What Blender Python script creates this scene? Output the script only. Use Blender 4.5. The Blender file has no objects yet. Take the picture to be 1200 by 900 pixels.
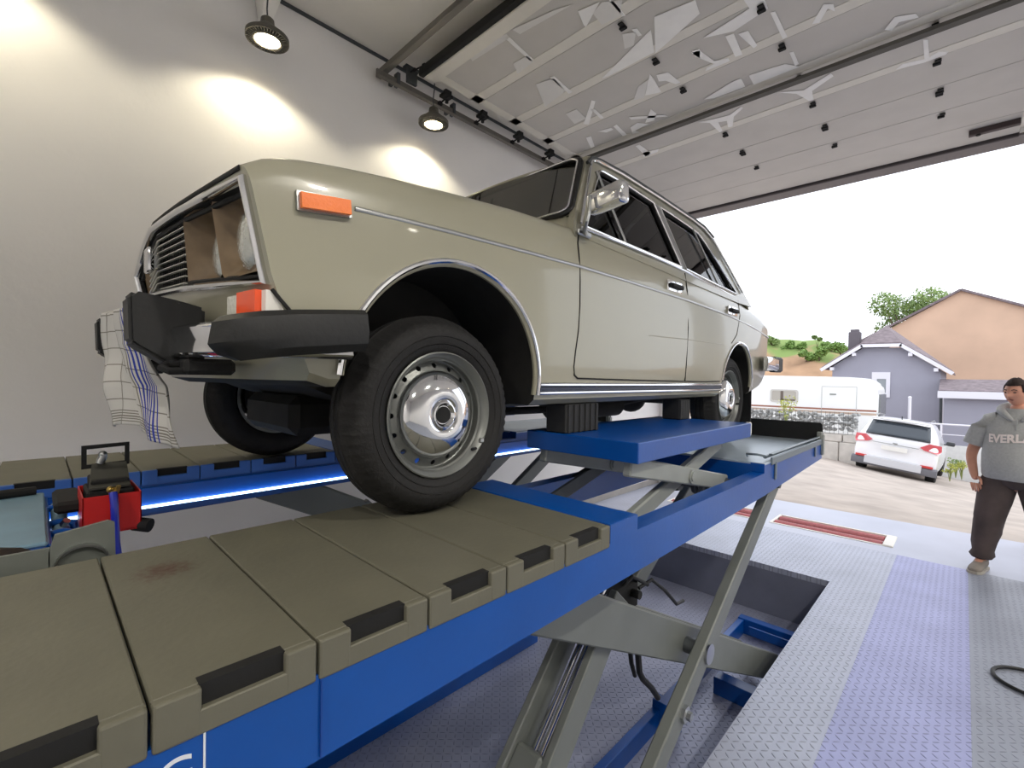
import bpy, bmesh, math, random
from mathutils import Vector, Matrix
random.seed(7)
S = bpy.context.scene
COL = S.collection

# ---------------------------------------------------------------- camera
F = 543.8; CH = 1.72
def _n(v): return v.normalized()
vy = _n(Vector((1130-600, 451-450, F)))
vx = -_n(Vector((42-600, 434-450, F)))
vx = _n(vx - vy*vx.dot(vy)); vz = vx.cross(vy)
cd = bpy.data.cameras.new('camera'); cam = bpy.data.objects.new('camera', cd); COL.objects.link(cam)
right = Vector((vx.x, vy.x, vz.x)); down = Vector((vx.y, vy.y, vz.y)); fwd = Vector((vx.z, vy.z, vz.z))
cam.matrix_world = Matrix(((right.x, -down.x, -fwd.x, 0), (right.y, -down.y, -fwd.y, 0), (right.z, -down.z, -fwd.z, CH), (0, 0, 0, 1)))
cd.sensor_width = 36; cd.lens = 36*F/1200; cd.clip_start = .02; cd.clip_end = 400
S.camera = cam
def at(px, py, X=None, Y=None, Z=None):
    """point where the sight line of a photo pixel meets a plane of the place"""
    d = right*(px-600) + down*(py-450) + fwd*F
    t = X/d.x if X is not None else Y/d.y if Y is not None else (Z-CH)/d.z
    return Vector((d.x*t, d.y*t, CH+d.z*t))

# ---------------------------------------------------------------- world, lights, exposure
w = bpy.data.worlds.new('overcast_sky'); S.world = w; w.use_nodes = True
nt = w.node_tree; bg = nt.nodes['Background']
sky = nt.nodes.new('ShaderNodeTexSky'); sky.sky_type = 'HOSEK_WILKIE'; sky.turbidity = 8; sky.ground_albedo = .4
sky.sun_direction = Vector((.5, .5, .75)).normalized()
mx = nt.nodes.new('ShaderNodeMix'); mx.data_type = 'RGBA'; mx.inputs[0].default_value = .9
mx.inputs[7].default_value = (.94, .98, 1.06, 1)
nt.links.new(sky.outputs[0], mx.inputs[6]); nt.links.new(mx.outputs[2], bg.inputs[0]); bg.inputs[1].default_value = 2.0
sd = bpy.data.lights.new('sun', 'SUN'); sd.energy = 1.0; sd.angle = math.radians(25); sd.color = (1, .98, .96)
so = bpy.data.objects.new('sun', sd); COL.objects.link(so); so.rotation_euler = (math.radians(38), 0, math.radians(150))
LAMP_W = 3.6; LAMP_COL = (1, .90, .66); LAMP_COL2 = (1, .95, .86)
S.view_settings.view_transform = 'Standard'; S.view_settings.look = 'None'
S.view_settings.exposure = 0; S.view_settings.gamma = 1; S.view_settings.use_curve_mapping = False

# ---------------------------------------------------------------- materials
MATS = {}
def sr(r, g, b):
    f = lambda c: (c/255/12.92) if c/255 <= .04045 else ((c/255+.055)/1.055)**2.4
    return (f(r), f(g), f(b), 1)
def mat(name, col=(200, 200, 200), rough=.5, metal=0., var=0., vscale=8., bump=0., bscale=60., coat=0., spec=.5, emit=None, es=1., alpha=None):
    if name in MATS: return MATS[name]
    m = bpy.data.materials.new(name); m.use_nodes = True; MATS[name] = m
    n = m.node_tree.nodes; l = m.node_tree.links; p = n['Principled BSDF']
    c = sr(*col); p.inputs['Base Color'].default_value = c
    p.inputs['Roughness'].default_value = rough; p.inputs['Metallic'].default_value = metal
    p.inputs['Coat Weight'].default_value = coat; p.inputs['Specular IOR Level'].default_value = spec; p.inputs['Coat Roughness'].default_value = .05
    if alpha is not None: p.inputs['Alpha'].default_value = alpha
    if emit: p.inputs['Emission Color'].default_value = sr(*emit); p.inputs['Emission Strength'].default_value = es
    tc = n.new('ShaderNodeTexCoord')
    if var:
        t = n.new('ShaderNodeTexNoise'); t.inputs['Scale'].default_value = vscale; t.inputs['Detail'].default_value = 5
        l.new(tc.outputs['Object'], t.inputs[0])
        r = n.new('ShaderNodeValToRGB'); r.color_ramp.elements[0].position = .3; r.color_ramp.elements[1].position = .7
        r.color_ramp.elements[0].color = [x*(1-var) for x in c[:3]]+[1]; r.color_ramp.elements[1].color = [min(1, x*(1+var)) for x in c[:3]]+[1]
        l.new(t.outputs[0], r.inputs[0]); l.new(r.outputs[0], p.inputs['Base Color'])
    if bump:
        t = n.new('ShaderNodeTexNoise'); t.inputs['Scale'].default_value = bscale; t.inputs['Detail'].default_value = 3
        l.new(tc.outputs['Object'], t.inputs[0]); b = n.new('ShaderNodeBump'); b.inputs['Strength'].default_value = bump; b.inputs['Distance'].default_value = .01
        l.new(t.outputs[0], b.inputs['Height']); l.new(b.outputs[0], p.inputs['Normal'])
    return m
def glass(name, tint=(150, 155, 150), refl=.12, rough=.02):
    m = bpy.data.materials.new(name); m.use_nodes = True; n = m.node_tree.nodes; l = m.node_tree.links
    for x in list(n):
        if x.type != 'OUTPUT_MATERIAL': n.remove(x)
    o = [x for x in n if x.type == 'OUTPUT_MATERIAL'][0]
    t = n.new('ShaderNodeBsdfTransparent'); t.inputs[0].default_value = sr(*tint)
    g = n.new('ShaderNodeBsdfGlossy'); g.inputs['Roughness'].default_value = rough
    fr = n.new('ShaderNodeFresnel'); fr.inputs[0].default_value = 1.5
    ad = n.new('ShaderNodeMath'); ad.operation = 'ADD'; ad.inputs[1].default_value = refl-.04; ad.use_clamp = True
    mi = n.new('ShaderNodeMixShader'); l.new(fr.outputs[0], ad.inputs[0]); l.new(ad.outputs[0], mi.inputs[0]); l.new(t.outputs[0], mi.inputs[1]); l.new(g.outputs[0], mi.inputs[2]); l.new(mi.outputs[0], o.inputs[0])
    MATS[name] = m; return m

PAINT = mat('ivory_paint', (156, 153, 134), .28, coat=.6, var=.03, vscale=2)
BLACK = mat('black_rubber', (17, 18, 19), .55, bump=.1)
MATTE = mat('matte_black', (14, 14, 15), .8)
UNDER = mat('underbody_black', (26, 25, 24), .8, var=.4, vscale=12)
CHROME = mat('chrome', (225, 226, 228), .08, 1)
CHROME_D = mat('brushed_trim', (178, 180, 180), .3, 1)
TYRE = mat('tyre_rubber', (21, 20, 20), .75, var=.2, vscale=20, bump=.2, bscale=120)
STEELW = mat('silver_wheel_paint', (122, 124, 121), .38, .55, var=.08)
ORANGE = mat('orange_lens', (244, 116, 0), .35, coat=.15, bump=.1, bscale=200)
REDORANGE = mat('red_orange_lens', (240, 84, 34), .25, coat=.4)
CLEARL = mat('clear_lens', (205, 205, 195), .15, coat=.5, bump=.3, bscale=90)
BROWN = mat('brown_bezel_plastic', (112, 92, 66), .5, var=.25, vscale=14)
GLASS = glass('car_glass', (120, 126, 116), .14)
GLASSD = glass('door_glass', (196, 200, 196), .08); GLASSO = glass('dark_front_glass', (40, 41, 42), .01)
BLUE = mat('lift_blue_paint', (0, 74, 156), .28, spec=.5, var=.07, vscale=5, bump=.03)
BLUED = mat('dark_blue_paint', (12, 62, 140), .45, var=.12)
LBLUE = mat('pale_blue_steel', (112, 142, 160), .45, var=.12, vscale=6)
GREY = mat('lift_grey_paint', (142, 146, 142), .45, var=.07, vscale=6)
GREYD = mat('dark_grey_steel', (74, 78, 80), .5, .3, var=.15)
TRAY = mat('tray_grey', (98, 96, 82), .55, var=.06, vscale=9, bump=.08)
WHITE = mat('white_paint', (232, 230, 224), .5, var=.03)
REDB = mat('red_box_paint', (196, 30, 26), .4, var=.08)

# ---------------------------------------------------------------- mesh helpers
def tag(o, label=None, cat=None, group=None, kind=None):
    if label: o['label'] = label
    if cat: o['category'] = cat
    if group: o['group'] = group
    if kind: o['kind'] = kind
    return o
def thing(name, label, cat, loc, group=None, rz=0):
    o = bpy.data.objects.new(name, None); COL.objects.link(o); o.location = loc; o.empty_display_size = .1
    o.rotation_euler = (0, 0, rz)
    return tag(o, label, cat, group)
def root_loc(o):
    while o.parent: o = o.parent
    return Vector(o.location)
def link_mesh(name, me, mats, parent=None, local=False, smooth=None):
    o = bpy.data.objects.new(name, me); COL.objects.link(o)
    for m in (mats if isinstance(mats, (list, tuple)) else [mats]): me.materials.append(m)
    if parent:
        o.parent = parent
        if not local: me.transform(Matrix.Translation(-root_loc(parent)))
    else:
        xs = [v.co for v in me.vertices]
        if xs:
            c = Vector(((min(v.x for v in xs)+max(v.x for v in xs))/2, (min(v.y for v in xs)+max(v.y for v in xs))/2, min(v.z for v in xs)))
            me.transform(Matrix.Translation(-c)); o.location = c
    if smooth is not None:
        for p in me.polygons: p.use_smooth = True
        if smooth < 179: me.set_sharp_from_angle(angle=math.radians(smooth))
    return o
class MB:
    def __init__(s): s.b = bmesh.new(); s.mi = 0
    def _m(s, faces):
        for f in faces: f.material_index = s.mi
    def add(s, vs, fs):
        v = [s.b.verts.new(Vector(p)) for p in vs]; out = []
        for f in fs:
            try: out.append(s.b.faces.new([v[i] for i in f]))
            except ValueError: pass
        s._m(out); return v
    def box(s, x0, x1, y0, y1, z0, z1, bev=0, M=None, seg=1):
        t = bmesh.new(); bmesh.ops.create_cube(t, size=1)
        for v in t.verts: v.co = Vector((x0+(v.co.x+.5)*(x1-x0), y0+(v.co.y+.5)*(y1-y0), z0+(v.co.z+.5)*(z1-z0)))
        if bev: bmesh.ops.bevel(t, geom=list(t.edges), offset=bev, segments=seg, affect='EDGES', profile=.5, clamp_overlap=True)
        if M: bmesh.ops.transform(t, matrix=M, verts=t.verts)
        s.merge(t)
        return s
    def merge(s, t):
        bmesh.ops.recalc_face_normals(t, faces=t.faces)
        mp = {v: s.b.verts.new(v.co) for v in t.verts}
        for f in t.faces:
            try: g = s.b.faces.new([mp[v] for v in f.verts]); g.material_index = s.mi
            except ValueError: pass
        t.free()
    def beam(s, p0, p1, wdt, h, up=(0, 0, 1), bev=.003, ext=0):
        """box from p0 to p1; wdt across, h along up"""
        p0 = Vector(p0); p1 = Vector(p1); d = (p1-p0); L = d.length; d.normalize(); up = Vector(up)
        sx = d.cross(up).normalized(); u2 = sx.cross(d)
        M = Matrix(((sx.x, d.x, u2.x, p0.x), (sx.y, d.y, u2.y, p0.y), (sx.z, d.z, u2.z, p0.z), (0, 0, 0, 1)))
        s.box(-wdt/2, wdt/2, -ext, L+ext, -h/2, h/2, bev, M); return s
    def cyl(s, p0, p1, r, r2=None, seg=24, cap=True):
        r2 = r if r2 is None else r2; p0 = Vector(p0); p1 = Vector(p1); d = (p1-p0).normalized()
        a = d.orthogonal().normalized(); b = d.cross(a); vs = []
        for p, q in ((p0, r), (p1, r2)):
            for i in range(seg): t = 2*math.pi*i/seg; vs.append(p+a*(q*math.cos(t))+b*(q*math.sin(t)))
        fs = [(i, (i+1) % seg, seg+(i+1) % seg, seg+i) for i in range(seg)]
        if cap: fs += [tuple(range(seg))[::-1], tuple(range(seg, 2*seg))]
        s.add(vs, fs); return s
    def tube(s, pts, r, seg=8, closed=False, flat=None):
        """flat=(normal, thickness): elliptical section"""
        pts = [Vector(p) for p in pts]; n = len(pts); vs = []; prev = None
        for i, p in enumerate(pts):
            if closed: d = pts[(i+1) % n]-pts[i-1]
            else: d = pts[min(i+1, n-1)]-pts[max(i-1, 0)]
            if d.length < 1e-9: d = Vector((0, 0, 1))
            d.normalize()
            if flat: a = (Vector(flat[0])-d*d.dot(Vector(flat[0]))).normalized(); ra = flat[1]
            else:
                a = d.orthogonal().normalized() if prev is None else (prev-d*prev.dot(d)).normalized(); ra = r
            prev = a; b = d.cross(a)
            rr = r[i] if isinstance(r, (list, tuple)) else r
            if not flat: ra = rr
            for k in range(seg): t = 2*math.pi*(k+.5)/seg; vs.append(p+a*(ra*math.cos(t))+b*(rr*math.sin(t)))
        fs = []
        for i in range(n if closed else n-1):
            j = (i+1) % n
            for k in range(seg): fs.append((i*seg+k, i*seg+(k+1) % seg, j*seg+(k+1) % seg, j*seg+k))
        if not closed: fs += [tuple(range(seg))[::-1], tuple(range((n-1)*seg, n*seg))]
        s.add(vs, fs); return s
    def lathe(s, prof, c, axis='X', seg=48, rfun=None, closed=False, cap=True):
        """prof: list of (a along axis, radius)"""
        vs = []; c = Vector(c)
        for (a, r) in prof:
            for k in range(seg):
                t = 2*math.pi*k/seg; q = rfun(a, r, k) if rfun else r
                if axis == 'X': vs.append(c+Vector((a, q*math.cos(t), q*math.sin(t))))
                elif axis == 'Y': vs.append(c+Vector((q*math.sin(t), a, q*math.cos(t))))
                else: vs.append(c+Vector((q*math.cos(t), q*math.sin(t), a)))
        n = len(prof); fs = []
        for i in range(n if closed else n-1):
            for k in range(seg): j = (i+1) % n; fs.append((i*seg+k, i*seg+(k+1) % seg, j*seg+(k+1) % seg, j*seg+k))
        if not closed and cap:
            if prof[0][1] > 1e-6: fs.append(tuple(range(seg))[::-1])
            if prof[-1][1] > 1e-6: fs.append(tuple(range((n-1)*seg, n*seg)))
        s.add(vs, fs); return s
    def rings(s, rings, cap=True):
        n = len(rings[0]); vs = [p for r in rings for p in r]; fs = []
        for i in range(len(rings)-1):
            for k in range(n): fs.append((i*n+k, i*n+(k+1) % n, (i+1)*n+(k+1) % n, (i+1)*n+k))
        if cap: fs += [tuple(range(n))[::-1], tuple(range((len(rings)-1)*n, len(rings)*n))]
        s.add(vs, fs); return s
    def grid(s, rows):
        n = len(rows[0]); vs = [p for r in rows for p in r]
        fs = [(i*n+k, i*n+k+1, (i+1)*n+k+1, (i+1)*n+k) for i in range(len(rows)-1) for k in range(n-1)]
        s.add(vs, fs); return s
    def panel(s, outer, holes, fn, thick=0, sub=.05, nrm=None):
        """flat outline with holes in 2D, mapped to 3D by fn; thick extrudes along nrm"""
        t = bmesh.new()
        def dense(poly):
            out = []
            for i, a in enumerate(poly):
                b = poly[(i+1) % len(poly)]; L = math.dist(a, b); k = max(1, int(L/sub))
                for j in range(k): out.append((a[0]+(b[0]-a[0])*j/k, a[1]+(b[1]-a[1])*j/k))
            return out
        for poly in [outer]+list(holes):
            v = [t.verts.new((a, b, 0)) for a, b in dense(poly)]
            for i in range(len(v)): t.edges.new((v[i], v[(i+1) % len(v)]))
        bmesh.ops.triangle_fill(t, edges=list(t.edges), use_beauty=True, use_dissolve=False, normal=(0, 0, 1))
        if thick:
            g = bmesh.ops.extrude_face_region(t, geom=list(t.faces)); ev = [x for x in g['geom'] if isinstance(x, bmesh.types.BMVert)]
            evs = set(ev)
        else: evs = set()
        for v in t.verts:
            p = Vector(fn(v.co.x, v.co.y))
            if v in evs: p = p+Vector(nrm)*thick
            v.co = p
        s.merge(t); return s
    def ball(s, c, r, sc=(1, 1, 1), seg=16, ring=10, M=None):
        t = bmesh.new(); bmesh.ops.create_uvsphere(t, u_segments=seg, v_segments=ring, radius=r)
        for v in t.verts: v.co = Vector((v.co.x*sc[0], v.co.y*sc[1], v.co.z*sc[2]))
        if M: bmesh.ops.transform(t, matrix=M, verts=t.verts)
        for v in t.verts: v.co += Vector(c)
        s.merge(t); return s
    def build(s, name, mats, parent=None, smooth=35, local=False, fix=False, label=None):
        if fix: bmesh.ops.recalc_face_normals(s.b, faces=s.b.faces)
        me = bpy.data.meshes.new(name); s.b.to_mesh(me); s.b.free()
        o = link_mesh(name, me, mats, parent, local, smooth)
        if label: o['label'] = label
        return o
def single(mb, name, mats, label, cat, group=None, **k):
    return tag(mb.build(name, mats, **k), label, cat, group)
def struct(mb, name, mats, **k): return tag(mb.build(name, mats, **k), kind='structure')
def boolean(o, cutters, op='DIFFERENCE'):
    for c in cutters:
        m = o.modifiers.new('b', 'BOOLEAN'); m.operation = op; m.object = c; m.solver = 'EXACT'
        m.use_self = True
        try: m.material_mode = 'TRANSFER'
        except Exception: pass
    dg = bpy.context.evaluated_depsgraph_get(); dg.update()
    me = bpy.data.meshes.new_from_object(o.evaluated_get(dg)); o.modifiers.clear(); o.data = me
    for c in cutters: bpy.data.objects.remove(c)
    return o
def copy_tree(o, parent=None):
    c = o.copy(); COL.objects.link(c)
    if parent: c.parent = parent
    for ch in list(o.children): copy_tree(ch, c)
    return c
def lerp(t, pts):
    if t <= pts[0][0]: return pts[0][1]
    for (a, b), (c, d) in zip(pts, pts[1:]):
        if t <= c: return b+(d-b)*(t-a)/(c-a)
    return pts[-1][1]
def circle(cx, cy, r, n=24, ry=None): return [(cx+r*math.cos(2*math.pi*i/n), cy+(ry or r)*math.sin(2*math.pi*i/n)) for i in range(n)]
def rrect(x0, x1, y0, y1, r, n=5):
    out = []
    for cx, cy, a0 in ((x1-r, y1-r, 0), (x0+r, y1-r, 90), (x0+r, y0+r, 180), (x1-r, y0+r, 270)):
        for i in range(n+1): a = math.radians(a0+90*i/n); out.append((cx+r*math.cos(a), cy+r*math.sin(a)))
    return out
# ================================================================ THE ROOM
WX = -3.65; DY = 7.3; CZ = 4.46; RX = 4.6; BY = -3.6; PZ = -.46
def node_plate(name, col, cell=.038, col2=None, rough=.42, dark=.72):
    """tread plate: alternating slanted bars"""
    m = mat(name, col, rough, .25, var=.08, vscale=3); n = m.node_tree.nodes; l = m.node_tree.links; p = n['Principled BSDF']
    tc = n.new('ShaderNodeTexCoord'); mp = n.new('ShaderNodeMapping'); mp.inputs['Scale'].default_value = (1/cell, 1/cell, 1); l.new(tc.outputs['Object'], mp.inputs[0])
    sx = n.new('ShaderNodeSeparateXYZ'); l.new(mp.outputs[0], sx.inputs[0])
    def M(op, a, b=None, c=None):
        k = n.new('ShaderNodeMath'); k.operation = op
        for i, v in enumerate((a, b, c)):
            if v is None: continue
            if isinstance(v, (int, float)): k.inputs[i].default_value = v
            else: l.new(v, k.inputs[i])
        return k.outputs[0]
    fx = M('SUBTRACT', M('FRACT', sx.outputs[0]), .5); fy = M('SUBTRACT', M('FRACT', sx.outputs[1]), .5)
    par = M('MODULO', M('ADD', M('FLOOR', sx.outputs[0]), M('FLOOR', sx.outputs[1])), 2)
    par = M('ABSOLUTE', par); sg = M('SUBTRACT', M('MULTIPLY', par, 2), 1)
    fys = M('MULTIPLY', fy, sg)
    a = M('DIVIDE', M('MULTIPLY', M('ADD', fx, fys), .707), .46); b = M('DIVIDE', M('MULTIPLY', M('SUBTRACT', fx, fys), .707), .10)
    d = M('ADD', M('MULTIPLY', a, a), M('MULTIPLY', b, b)); h = M('SUBTRACT', 1, M('MINIMUM', d, 1))
    bu = n.new('ShaderNodeBump'); bu.inputs['Strength'].default_value = .9; bu.inputs['Distance'].default_value = .004
    l.new(h, bu.inputs['Height']); l.new(bu.outputs[0], p.inputs['Normal'])
    src = p.inputs['Base Color'].links[0].from_socket
    mi = n.new('ShaderNodeMix'); mi.data_type = 'RGBA'; mi.blend_type = 'MULTIPLY'; mi.inputs[7].default_value = (dark, dark, dark*1.02, 1)
    l.new(M('MULTIPLY', M('GREATER_THAN', h, .08), 1.0), mi.inputs[0]); l.new(src, mi.inputs[6]); l.new(mi.outputs[2], p.inputs['Base Color'])
    return m
PLATE = node_plate('tread_plate_paint', (170, 175, 192))
PLATEV = node_plate('violet_tread_plate', (156, 160, 200))
PLATEG = node_plate('worn_grey_tread_plate', (146, 151, 164))
PLATEP = node_plate('pit_tread_plate', (158, 163, 186))
SMOOTHP = mat('smooth_steel_floor', (174, 178, 194), .35, .2, var=.06, vscale=2)
WALL = mat('painted_wall', (241, 239, 237), .85, var=.03, vscale=1.3, bump=.12, bscale=25)
CEIL = mat('ceiling_sheet', (236, 232, 224), .7, var=.04, vscale=2)
CONC = mat('grey_concrete', (150, 146, 142), .8, var=.15, vscale=3, bump=.2)
PITW = mat('pit_wall_paint', (112, 116, 134), .7, var=.1, vscale=4)
PX0, PX1, PY0, PY1 = -3.35, -.80, -1.2, 4.80
# floor as plates around the pit
fl = MB()
fl.box(WX-.2, PX0, BY, DY+.25, -.05, 0); fl.mi = 0
fl.box(PX0, PX1, BY, PY0, -.05, 0); fl.box(PX0, PX1, PY1, 6.05, -.05, 0)
fl.box(PX1, -.45, BY, 6.05, -.05, 0)
fl.mi = 1; fl.box(-.45, .06, BY, 6.05, -.05, .001)
fl.mi = 2; fl.box(.06, RX, BY, 6.05, -.05, 0)
fl.mi = 3
# smooth strip by the door with the two roller slots left open
for x0, x1 in ((PX0, -3.0), (-1.80, -1.68), (-.50, RX)): fl.box(x0, x1, 6.05, DY+.25, -.05, 0)
for x0, x1 in ((-3.0, -1.80), (-1.68, -.50)): fl.box(x0, x1, 6.05, 6.27, -.05, 0); fl.box(x0, x1, 6.74, DY+.25, -.05, 0)
struct(fl, 'floor', [PLATE, PLATEV, PLATEG, SMOOTHP], smooth=None)
pf = MB(); pf.box(PX0-.1, PX1+.1, PY0-.1, PY1+.1, PZ-.05, PZ); struct(pf, 'pit_floor', PLATEP, smooth=None)
for nm, bx in (('wall_pit_end', (PX0-.1, PX1+.1, PY1, PY1+.1)), ('wall_pit_near', (PX0-.1, PX1+.1, PY0-.1, PY0)), ('wall_pit_left', (PX0-.1, PX0, PY0, PY1)), ('wall_pit_right', (PX1, PX1+.1, PY0, PY1))):
    q = MB(); q.box(*bx, PZ, -.052); struct(q, nm, PITW, smooth=None)
q = MB(); q.box(WX-.2, WX, BY, DY+.25, -.05, CZ); struct(q, 'wall_left', WALL, smooth=None)
q = MB(); q.box(RX, RX+.2, BY, DY+.25, -.05, CZ); struct(q, 'wall_right', WALL, smooth=None)
q = MB(); q.box(WX-.2, RX+.2, BY-.2, BY, -.05, CZ); struct(q, 'wall_back', WALL, smooth=None)
q = MB()
q.box(WX, -3.36, DY, DY+.25, 0, CZ); q.box(.55, .95, DY, DY+.25, 0, CZ); q.box(-3.36, .55, DY, DY+.25, 4.40, CZ)
q.box(4.2, RX, DY, DY+.25, 0, CZ); q.box(.95, 4.2, DY, DY+.25, 4.40, CZ)
struct(q, 'wall_front', WALL, smooth=None)
q = MB(); q.box(WX-.2, RX+.2, BY-.2, DY+.25, CZ, CZ+.15)
q.mi = 1
for x in (-2.35, -.9, .55): q.box(x-.006, x+.006, BY, DY, CZ-.006, CZ)
q.box(WX, WX+.02, BY, DY, CZ-.02, CZ)
struct(q, 'ceiling', [CEIL, GREYD], smooth=None)
q = MB(); q.box(-3.36, .55, DY-.02, DY+.27, 4.375, 4.40, .004); struct(q, 'trim_1', mat('door_seal_grey', (118, 112, 112), .6), smooth=None)
q = MB(); q.box(WX, WX+.012, BY, DY, 0, .09, .003); struct(q, 'baseboard_left', CONC, smooth=None)

# ---- raised sectional door, lying under the ceiling
DZ = 4.30
DOORM = mat('white_door_panel', (202, 198, 192), .5, var=.04, vscale=3)
FRAMEP = mat('door_frame_strip', (226, 222, 212), .5, var=.03)
FILM = mat('pale_lettering_film', (246, 245, 242), .45, var=.03)
FILM2 = mat('grey_lettering_film', (226, 224, 220), .5, var=.03)
door = tag(thing('door_1', None, None, (-1.5, 2.4, DZ)), kind='structure')
ys = [2.40] + [2.91+.51*i for i in range(9)]
for i in range(9):
    y0, y1 = ys[i], ys[i+1]-.006
    q = MB(); q.box(-3.33, .35, y0, y1, DZ, DZ+.04, .004)
    if i < 5:      # raised frame of each of the graphic sections
        q.mi = 1; q.box(-3.33, .35, y1-.10, y1, DZ-.004, DZ, .0015); q.box(-3.33, -3.24, y0, y1, DZ-.004, DZ, .0015); q.box(.26, .35, y0, y1, DZ-.004, DZ, .0015)
    q.build('door_section', [DOORM, FRAMEP], door, smooth=None)
q = MB(); q.box(-3.33, .35, 2.30, 2.41, DZ-.05, DZ+.05, .004); q.build('door_edge_beam', FRAMEP, door, smooth=None)
q = MB(); q.box(-3.36, .38, 2.255, 2.305, DZ-.04, DZ+.03, .01, seg=2); q.build('door_seal', MATTE, door)
q = MB(); q.box(-3.33, .35, 6.99, 7.03, DZ-.03, DZ+.04, .006); q.build('bottom_seal', mat('door_seal_dark', (66, 60, 62), .7), door)
for x0 in (-1.83, -1.05, -.2):
    for y in [ys[i] for i in range(1, 8)] + [5.50]:
        q = MB(); q.box(x0-.026-.01*y/5, x0+.026-.01*y/5, y+.06, y+.095, DZ-.026, DZ-.008, .004); q.box(x0-.02, x0+.02, y+.02, y+.06, DZ-.018, DZ-.008, .003)
        q.build('hinge', MATTE, door, smooth=None)
# mirrored graphics showing on the panels (pixel outlines dropped on to the panel plane)
def film(pts, m, z=DZ-.0055):
    v = [at(px, py, Z=z) for px, py in pts]; q = MB(); n = len(v)
    q.add(v+[p+Vector((0, 0, .0015)) for p in v], [tuple(range(n))[::-1], tuple(range(n, 2*n))]+[(i, (i+1) % n, n+(i+1) % n, n+i) for i in range(n)])
    q.build('lettering', m, door, smooth=None, fix=True)
def strokes(sc, ox, oy, lst, m):
    for p in lst: film([(ox+a/sc, oy+b/sc) for a, b in p], m)
A = [[(345, 170), (365, 165), (470, 262), (455, 268)], [(540, 340), (560, 335), (640, 405), (625, 412)], [(690, 545), (725, 440), (742, 445), (712, 548)], [(722, 480), (740, 480), (778, 518), (765, 523)],
     [(750, 578), (810, 562), (820, 570), (790, 582)], [(700, 605), (722, 598), (738, 645), (722, 652)], [(820, 555), (835, 548), (880, 592), (862, 598)],
     [(888, 515), (1045, 505), (1060, 512), (900, 526)], [(895, 560), (925, 540), (975, 545), (950, 556), (915, 575), (935, 582), (905, 588)],
     [(918, 642), (935, 636), (985, 672), (965, 690)], [(950, 670), (1020, 655), (1015, 668), (955, 690)],
     [(1000, 75), (1180, 0), (1200, 60), (1005, 235)], [(770, 345), (985, 130), (1000, 230), (800, 335)], [(960, 420), (980, 325), (1000, 350), (1030, 405)], [(1010, 330), (1060, 318), (1115, 362), (1095, 370), (1050, 355), (1020, 358)],
     [(665, 50), (760, 10), (700, 120), (690, 110)], [(800, 0), (815, 0), (875, 70), (860, 72)], [(900, 130), (925, 125), (945, 155), (930, 160)], [(960, 540), (985, 480), (1010, 500), (1000, 530)], [(1165, 225), (1200, 215), (1200, 255), (1180, 248)]]
strokes(3.75, 500, 0, A, FILM)
A2 = [[(180, 225), (350, 150), (365, 165), (200, 270)], [(380, 280), (440, 245), (470, 270), (400, 325)], [(375, 130), (560, 45), (640, 20), (410, 150)], [(610, 500), (660, 480), (700, 520), (650, 545)],
      [(480, 370), (560, 345), (610, 400), (520, 470)], [(730, 60), (770, 10), (860, 0), (850, 70), (770, 110)], [(860, 150), (920, 140), (910, 200), (870, 215)], [(930, 380), (975, 350), (955, 430), (910, 440)]]
strokes(3.75, 500, 0, A2, FILM2)
Bf = [[(70, 135), (235, 30), (215, 0), (290, 0), (300, 30), (180, 110)], [(150, 128), (180, 118), (210, 192), (185, 200)], [(30, 185), (60, 178), (110, 215), (160, 205), (165, 215), (80, 250), (85, 238), (110, 225), (60, 205)],
      [(308, 45), (325, 40), (368, 130), (352, 138)], [(455, 85), (495, 15), (530, 15), (535, 40), (510, 30), (480, 80)], [(710, 105), (745, 60), (820, 48), (830, 62), (760, 78), (735, 108)],
      [(75, 350), (170, 290), (205, 275), (220, 305), (110, 345)], [(232, 265), (360, 225), (410, 235), (250, 298)], [(332, 325), (425, 318), (520, 258), (530, 268), (455, 320), (460, 352), (445, 355), (400, 330)],
      [(50, 430), (105, 420), (165, 405), (205, 375), (212, 380), (180, 410), (175, 445), (160, 448), (155, 425), (125, 430), (140, 460), (130, 465), (95, 432)],
      [(845, 140), (862, 140), (868, 200), (900, 182), (935, 182), (925, 192), (850, 220), (750, 245), (775, 225), (850, 208)], [(375, 185), (390, 182), (408, 225), (395, 232)], [(195, 120), (230, 108), (262, 160), (250, 170)]]
strokes(3, 800, 0, Bf, FILM)

# ---- tracks, stays and rollers of the door
TRK = mat('galvanised_steel', (112, 108, 102), .55, .3, var=.1)
t = tag(thing('door_track', 'galvanised left-hand track of the raised door, along the white wall', 'door track', (-3.50, 2.0, 4.2)))
q = MB(); q.box(-3.52, -3.50, 1.95, 7.05, 4.19, 4.245, .002); q.box(-3.52, -3.475, 1.95, 7.05, 4.185, 4.192, .001); q.build('rail', TRK, t, smooth=None)
for y in (2.58, 3.02, 3.53, 4.04, 4.55):
    q = MB(); q.cyl((-3.50, y, 4.22), (-3.36, y, 4.24), .008, seg=10); q.cyl((-3.505, y, 4.22), (-3.48, y, 4.22), .023, seg=14)
    q.box(-3.44, -3.36, y-.05, y+.05, 4.235, 4.262, .004); q.box(-3.40, -3.36, y-.035, y+.035, 4.25, 4.292, .004); q.cyl((-3.43, y+.03, 4.215), (-3.43, y+.03, 4.26), .016, seg=10)
    q.build('roller_bracket', MATTE, t)
for y in (2.15, 2.75):
    q = MB(); q.box(-3.55, -3.49, y-.015, y+.015, 4.19, 4.30, .003); q.box(-3.64, -3.52, y-.015, y+.015, 4.24, 4.27, .002); q.build('track_bracket', GREYD, t, smooth=None)
t = tag(thing('door_track', 'galvanised right-hand track of the raised door, away from the wall', 'door track', (.5, 2.0, 4.2)))
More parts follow.
